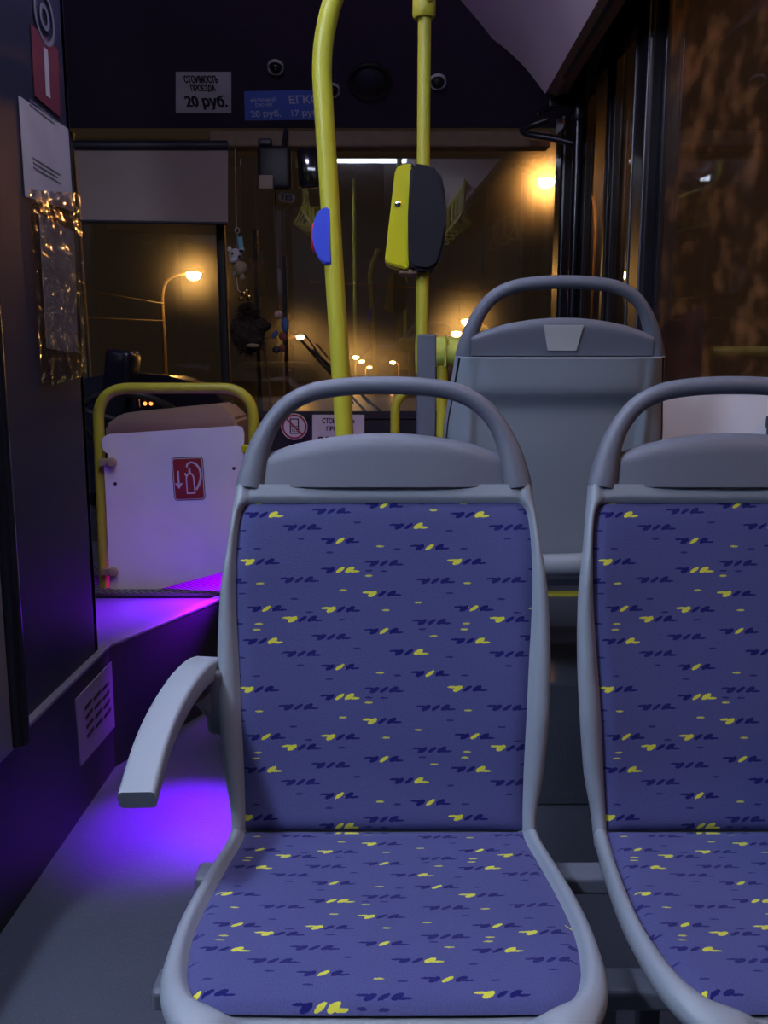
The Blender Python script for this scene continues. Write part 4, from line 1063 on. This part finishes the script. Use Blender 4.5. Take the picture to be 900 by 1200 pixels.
tag(obj('poster', bm, [M['paper_dim'], M['lip']], loc=q[0]), 'greyish upper poster with faint printed lines on the cabin panel', 'poster')
t = thing('poster', 'lower long poster in a glossy wrinkled plastic pocket on the cabin panel', 'poster', tuple(cquad([(60, 400)])[0]))
q = cquad([(46, 250), (87, 272), (92, 414), (55, 408)])
bm = B_(); slab(bm, q, (1, 0, 0), .0015); part('sheet', bm, M['paper_dim'], t)
q = [Vector(p)+Vector((.006, 0, 0)) for p in cquad([(31, 222), (92, 226), (99, 440), (46, 455)])]
bm = B_(); slab(bm, q, (1, 0, 0), .001); part('pocket_film', bm, M['film'], t, False, 'clear wrinkled film')
# round emblem sticker at the top
q = cquad([(52, 20)])[0]; fr = frame(q, (0, 1, 0), (0, 0, 1)); bm = B_()
flat_ring(bm, fr, 0, 0, .050, .060, 0, .001, 40, 0); flat_ring(bm, fr, 0, 0, .018, .028, 0, .001, 24, 0)
tag(obj('round_sticker', bm, M['lip'], loc=q), 'faint round ring sticker above the red sign', 'sticker')
# small white knob at far left
q = cquad([(0, 548)])[0]
bm = B_(); ellipsoid(bm, atX(-3, 548, CX+.02), (.012, .010, .012)); tag(obj('knob', bm, M['sign_white'], smooth=True), 'small pale knob at the left frame edge', 'knob')

# low ledge box at far left
bm = B_(); q = atZ(8, 690, .72); add_box(bm, (CX+.015, 1.55, (PLAT+.74)/2), (.04, .22, .74-PLAT), bev=.008)
tag(obj('ledge_box', bm, M['lip'], loc=(CX+.03, 1.33, .52)), 'grey ledge box at the far left beside the black pole', 'box')

# vent grille on kerb side
vt = thing('vent_grille', 'grey ventilation plate with slots low on the dark kerb side', 'vent', tuple(atX(112, 830, -.757)))
xk = -.757
q = [atX(x, y, xk) for x, y in ((89, 820), (131, 775), (137, 849), (95, 898))]
bm = B_(); slab(bm, q, (1, 0, 0), .004); part('plate', bm, M['vent'], vt)
cen = sum(q, Vector())/4
e1 = (q[1]-q[0]+q[2]-q[3])/2; e2 = (q[0]-q[3]+q[1]-q[2])/2
for i in range(3):
    for j in range(4):
        c = cen+e1*((i-1)*.24+.02)+e2*((j-1.5)*.14+.04)
        bm = B_(); fr = frame(c+Vector((.0005, 0, 0)), e1, e2); a = e1.length*.085; b = e2.length*.033
        flat_poly(bm, fr, [(-a, -b), (a, -b*.4), (a, b), (-a, b*.4)], -.001, .0012, 0); part('slot', bm, M['rubber'], vt)

# ================================================================== LAMPS INSIDE
# violet step lamps
def step_lamp(label, loc, aim, energy, col, angle, blend=.9, size=.02):
    t = thing('step_lamp', label, 'lamp', loc)
    dirn = (Vector(aim)-Vector(loc)).normalized(); qm = dirn.to_track_quat('-Z', 'Y').to_matrix().to_4x4()
    bm = B_(); lathe(bm, [(.030, .03), (.034, .02), (.034, 0), (.030, -.004), (.026, .002)], 20, Matrix.Translation(loc) @ qm); part('housing', bm, M['dark'], t, True)
    ld = bpy.data.lights.new('step_light', 'SPOT'); ld.energy = energy; ld.color = col; ld.spot_size = R(angle); ld.spot_blend = blend; ld.shadow_soft_size = size
    lo = bpy.data.objects.new('step_light', ld); C.objects.link(lo); lo.parent = t; lo.matrix_parent_inverse = Matrix.Identity(4)
    lo.location = dirn*.012; lo.rotation_euler = dirn.to_track_quat('-Z', 'Y').to_euler()
step_lamp('violet step lamp under the seats beside the aisle', (-.39, 2.15, .42), (-.50, 1.99, 0), 120, (.20, .0, 1), 62, 1)
bm = B_(); tube(bm, [(-.26, 2.15, .30), (-.37, 2.15, .43)], .008, 8); o = obj('bracket', bm, M['dark'], bpy.data.objects['step_lamp'], smooth=True)
step_lamp('violet step lamp over the cab platform', (-.45, 2.84, .56), (-.76, 2.64, .35), 190, (.26, .0, 1), 64, 1)
step_lamp('violet lamp behind the extinguisher board', (-.45, 3.03, .62), (-.62, 2.98, .35), 60, (.36, .0, 1), 90, 1)

# ceiling strips behind the camera
def ceil_lamp(label, x, y, ln, wd=.16, m='ceil_lamp_dim'):
    t = thing('ceiling_lamp', label, 'lamp', (x, y, 2.63), 'ceiling lamp strips')
    bm = B_(); add_box(bm, (x, y, 2.625), (wd+.04, ln+.04, .03), bev=.008); part('housing', bm, M['ceiling'], t)
    bm = B_(); add_box(bm, (x, y, 2.600), (wd, ln, .03), bev=.010); part('diffuser', bm, M[m], t)
ceil_lamp('ceiling lamp strip behind the viewer, aisle side', -1.36, -.02, .60, .18, 'ceil_lamp')
ceil_lamp('ceiling lamp strip behind the viewer, nearer the windows', .34, -1.5, .9, .30, 'ceil_lamp_rear')
ceil_lamp('short dim ceiling lamp over the aisle ahead of the viewer', -.50, 2.25, .30, .16, 'ceil_lamp_front')
ceil_lamp('wide ceiling lamp over the seats, mirrored in the windscreen', -.20, 1.05, .46, .78)

# ceiling grab rails with strap handles (seen mirrored in the windscreen)
for i, (x, lab) in enumerate(((-.62, 'yellow ceiling grab rail with straps over the aisle'), (.60, 'yellow ceiling grab rail with straps near the windows'))):
    t = thing('ceiling_rail', lab, 'handrail', (x, -.6, 2.28))
    bm = B_(); tube(bm, fillet([(x, 1.95, 2.62), (x, 1.95, 2.28), (x, -2.6, 2.28), (x, -2.6, 2.62)], .12), .017, 14); part('rail', bm, M['yellow'], t, True)
    for y in (1.80, 1.62, 1.42, 1.1, .7, .2, -.5, -1.4):
        bm = B_(); tube(bm, [(x, y, 2.28), (x, y, 2.12)], .012, 8); P = [Vector((x, y, 2.12)), Vector((x-.06, y, 2.01)), Vector((x+.06, y, 2.01))]
        sweep(bm, fillet(P+[P[0]], .02, 4)[:-1], lambda i, t: circ(.009, 8), closed=True, up=(0, 1, 0)); part('strap', bm, M['yellow'], t, True)
pole_thing('yellow vertical pole behind the viewer beside the aisle', [(-.30, -.45, 0), (-.30, -.45, 2.62)], .0175, M['yellow'])
pole_thing('yellow vertical pole behind the viewer nearer the windows', [(.22, -.55, 0), (.22, -.55, 2.62)], .0175, M['yellow'])

# ================================================================== OUTSIDE
def street_lamp(name_label, x, y, h, side=1, scale=1.0, near=False):
    t = thing('street_lamp', name_label, 'street lamp', (x+side*1.3, y, -.6), 'street lamps ahead')
    bx_ = x-side*1.3*1.0
    bm = B_(); sweep(bm, smooth_path([(bx_, y, -.6), (bx_, y, h*.5), (bx_, y, h-.8), (bx_+side*.35, y, h-.15), (x-side*.2, y, h+.05)], 5), lambda i, t_: circ(.11*scale*(1-.4*t_), 8), up=(0, 1, 0)); part('post', bm, M['pole_out'], t, True)
    bm = B_(); ellipsoid(bm, (x, y, h+.12*scale), (.5*scale, .22*scale, .14*scale)); part('housing', bm, M['pole_out'], t, True)
    bm = B_(); ellipsoid(bm, (x, y, h-.04*scale), (.34*scale, .24*scale, .26*scale)); part('luminaire', bm, M[near if isinstance(near, str) else 'sodium_near' if near else 'sodium'], t, True)
    t.location = (bx_, y, -.6)
    for ch in t.children: ch.location = -t.location
def lamp_at(px, py, h, lab, side, scale, near=False):
    d = ray(px, py); k = (h-CAMZ)/d.z; p = EYE+d*k
    street_lamp(lab, p.x, p.y, h, side, scale, near)
lamp_at(227, 321, 5.2, 'tall bright street lamp at the left, behind the roller blind corner', 1, .85)
lamp_at(640, 212, 6.0, 'brightest street lamp at the right edge of the windscreen', -1, .6, True)
lamp_at(352, 394, 4.2, 'orange street lamp right of the small hanging figure', 1, .85)
lamp_at(403, 410, 4.2, 'distant street lamp just right of the near yellow pole, highest of its row', 1, 1.1)
lamp_at(417, 418, 4.2, 'distant street lamp, second of the row right of the near pole', 1, 1.3)
lamp_at(424, 423, 4.2, 'distant street lamp, third of the row right of the near pole', 1, 1.5)
lamp_at(433, 430, 4.2, 'distant street lamp, last and lowest of the row', 1, 2.0)
lamp_at(460, 424, 4.2, 'distant lone street lamp left of the grey box post', -1, 1.5)
lamp_at(547, 376, 4.2, 'upper of the two lamps beside the front seat handle', -1, .9)
lamp_at(535, 390, 4.2, 'lower of the two lamps beside the front seat handle', -1, 1.0)
lamp_at(285, 442, 1.25, 'low orange lamp above the yellow rail corner', 1, .5)
street_lamp('street lamp standing outside the right-hand windows', 3.6, -.1, 4.6, -1, .8, 'sodium_side')
# overhead wires
for i, (a, b, lab) in enumerate((((95, 340), (192, 356), 'upper overhead wire left of the lamp post'), ((95, 372), (192, 376), 'lower overhead wire left of the lamp post'), ((365, 330), (650, 346), 'faint overhead wire across the road'))):
    bm = B_(); tube(bm, [atY(a[0], a[1], 30), atY(b[0], b[1], 34)], .03, 6); tag(obj('overhead_wire', bm, M['wire'], loc=atY(a[0], a[1], 30)), lab, 'wire')
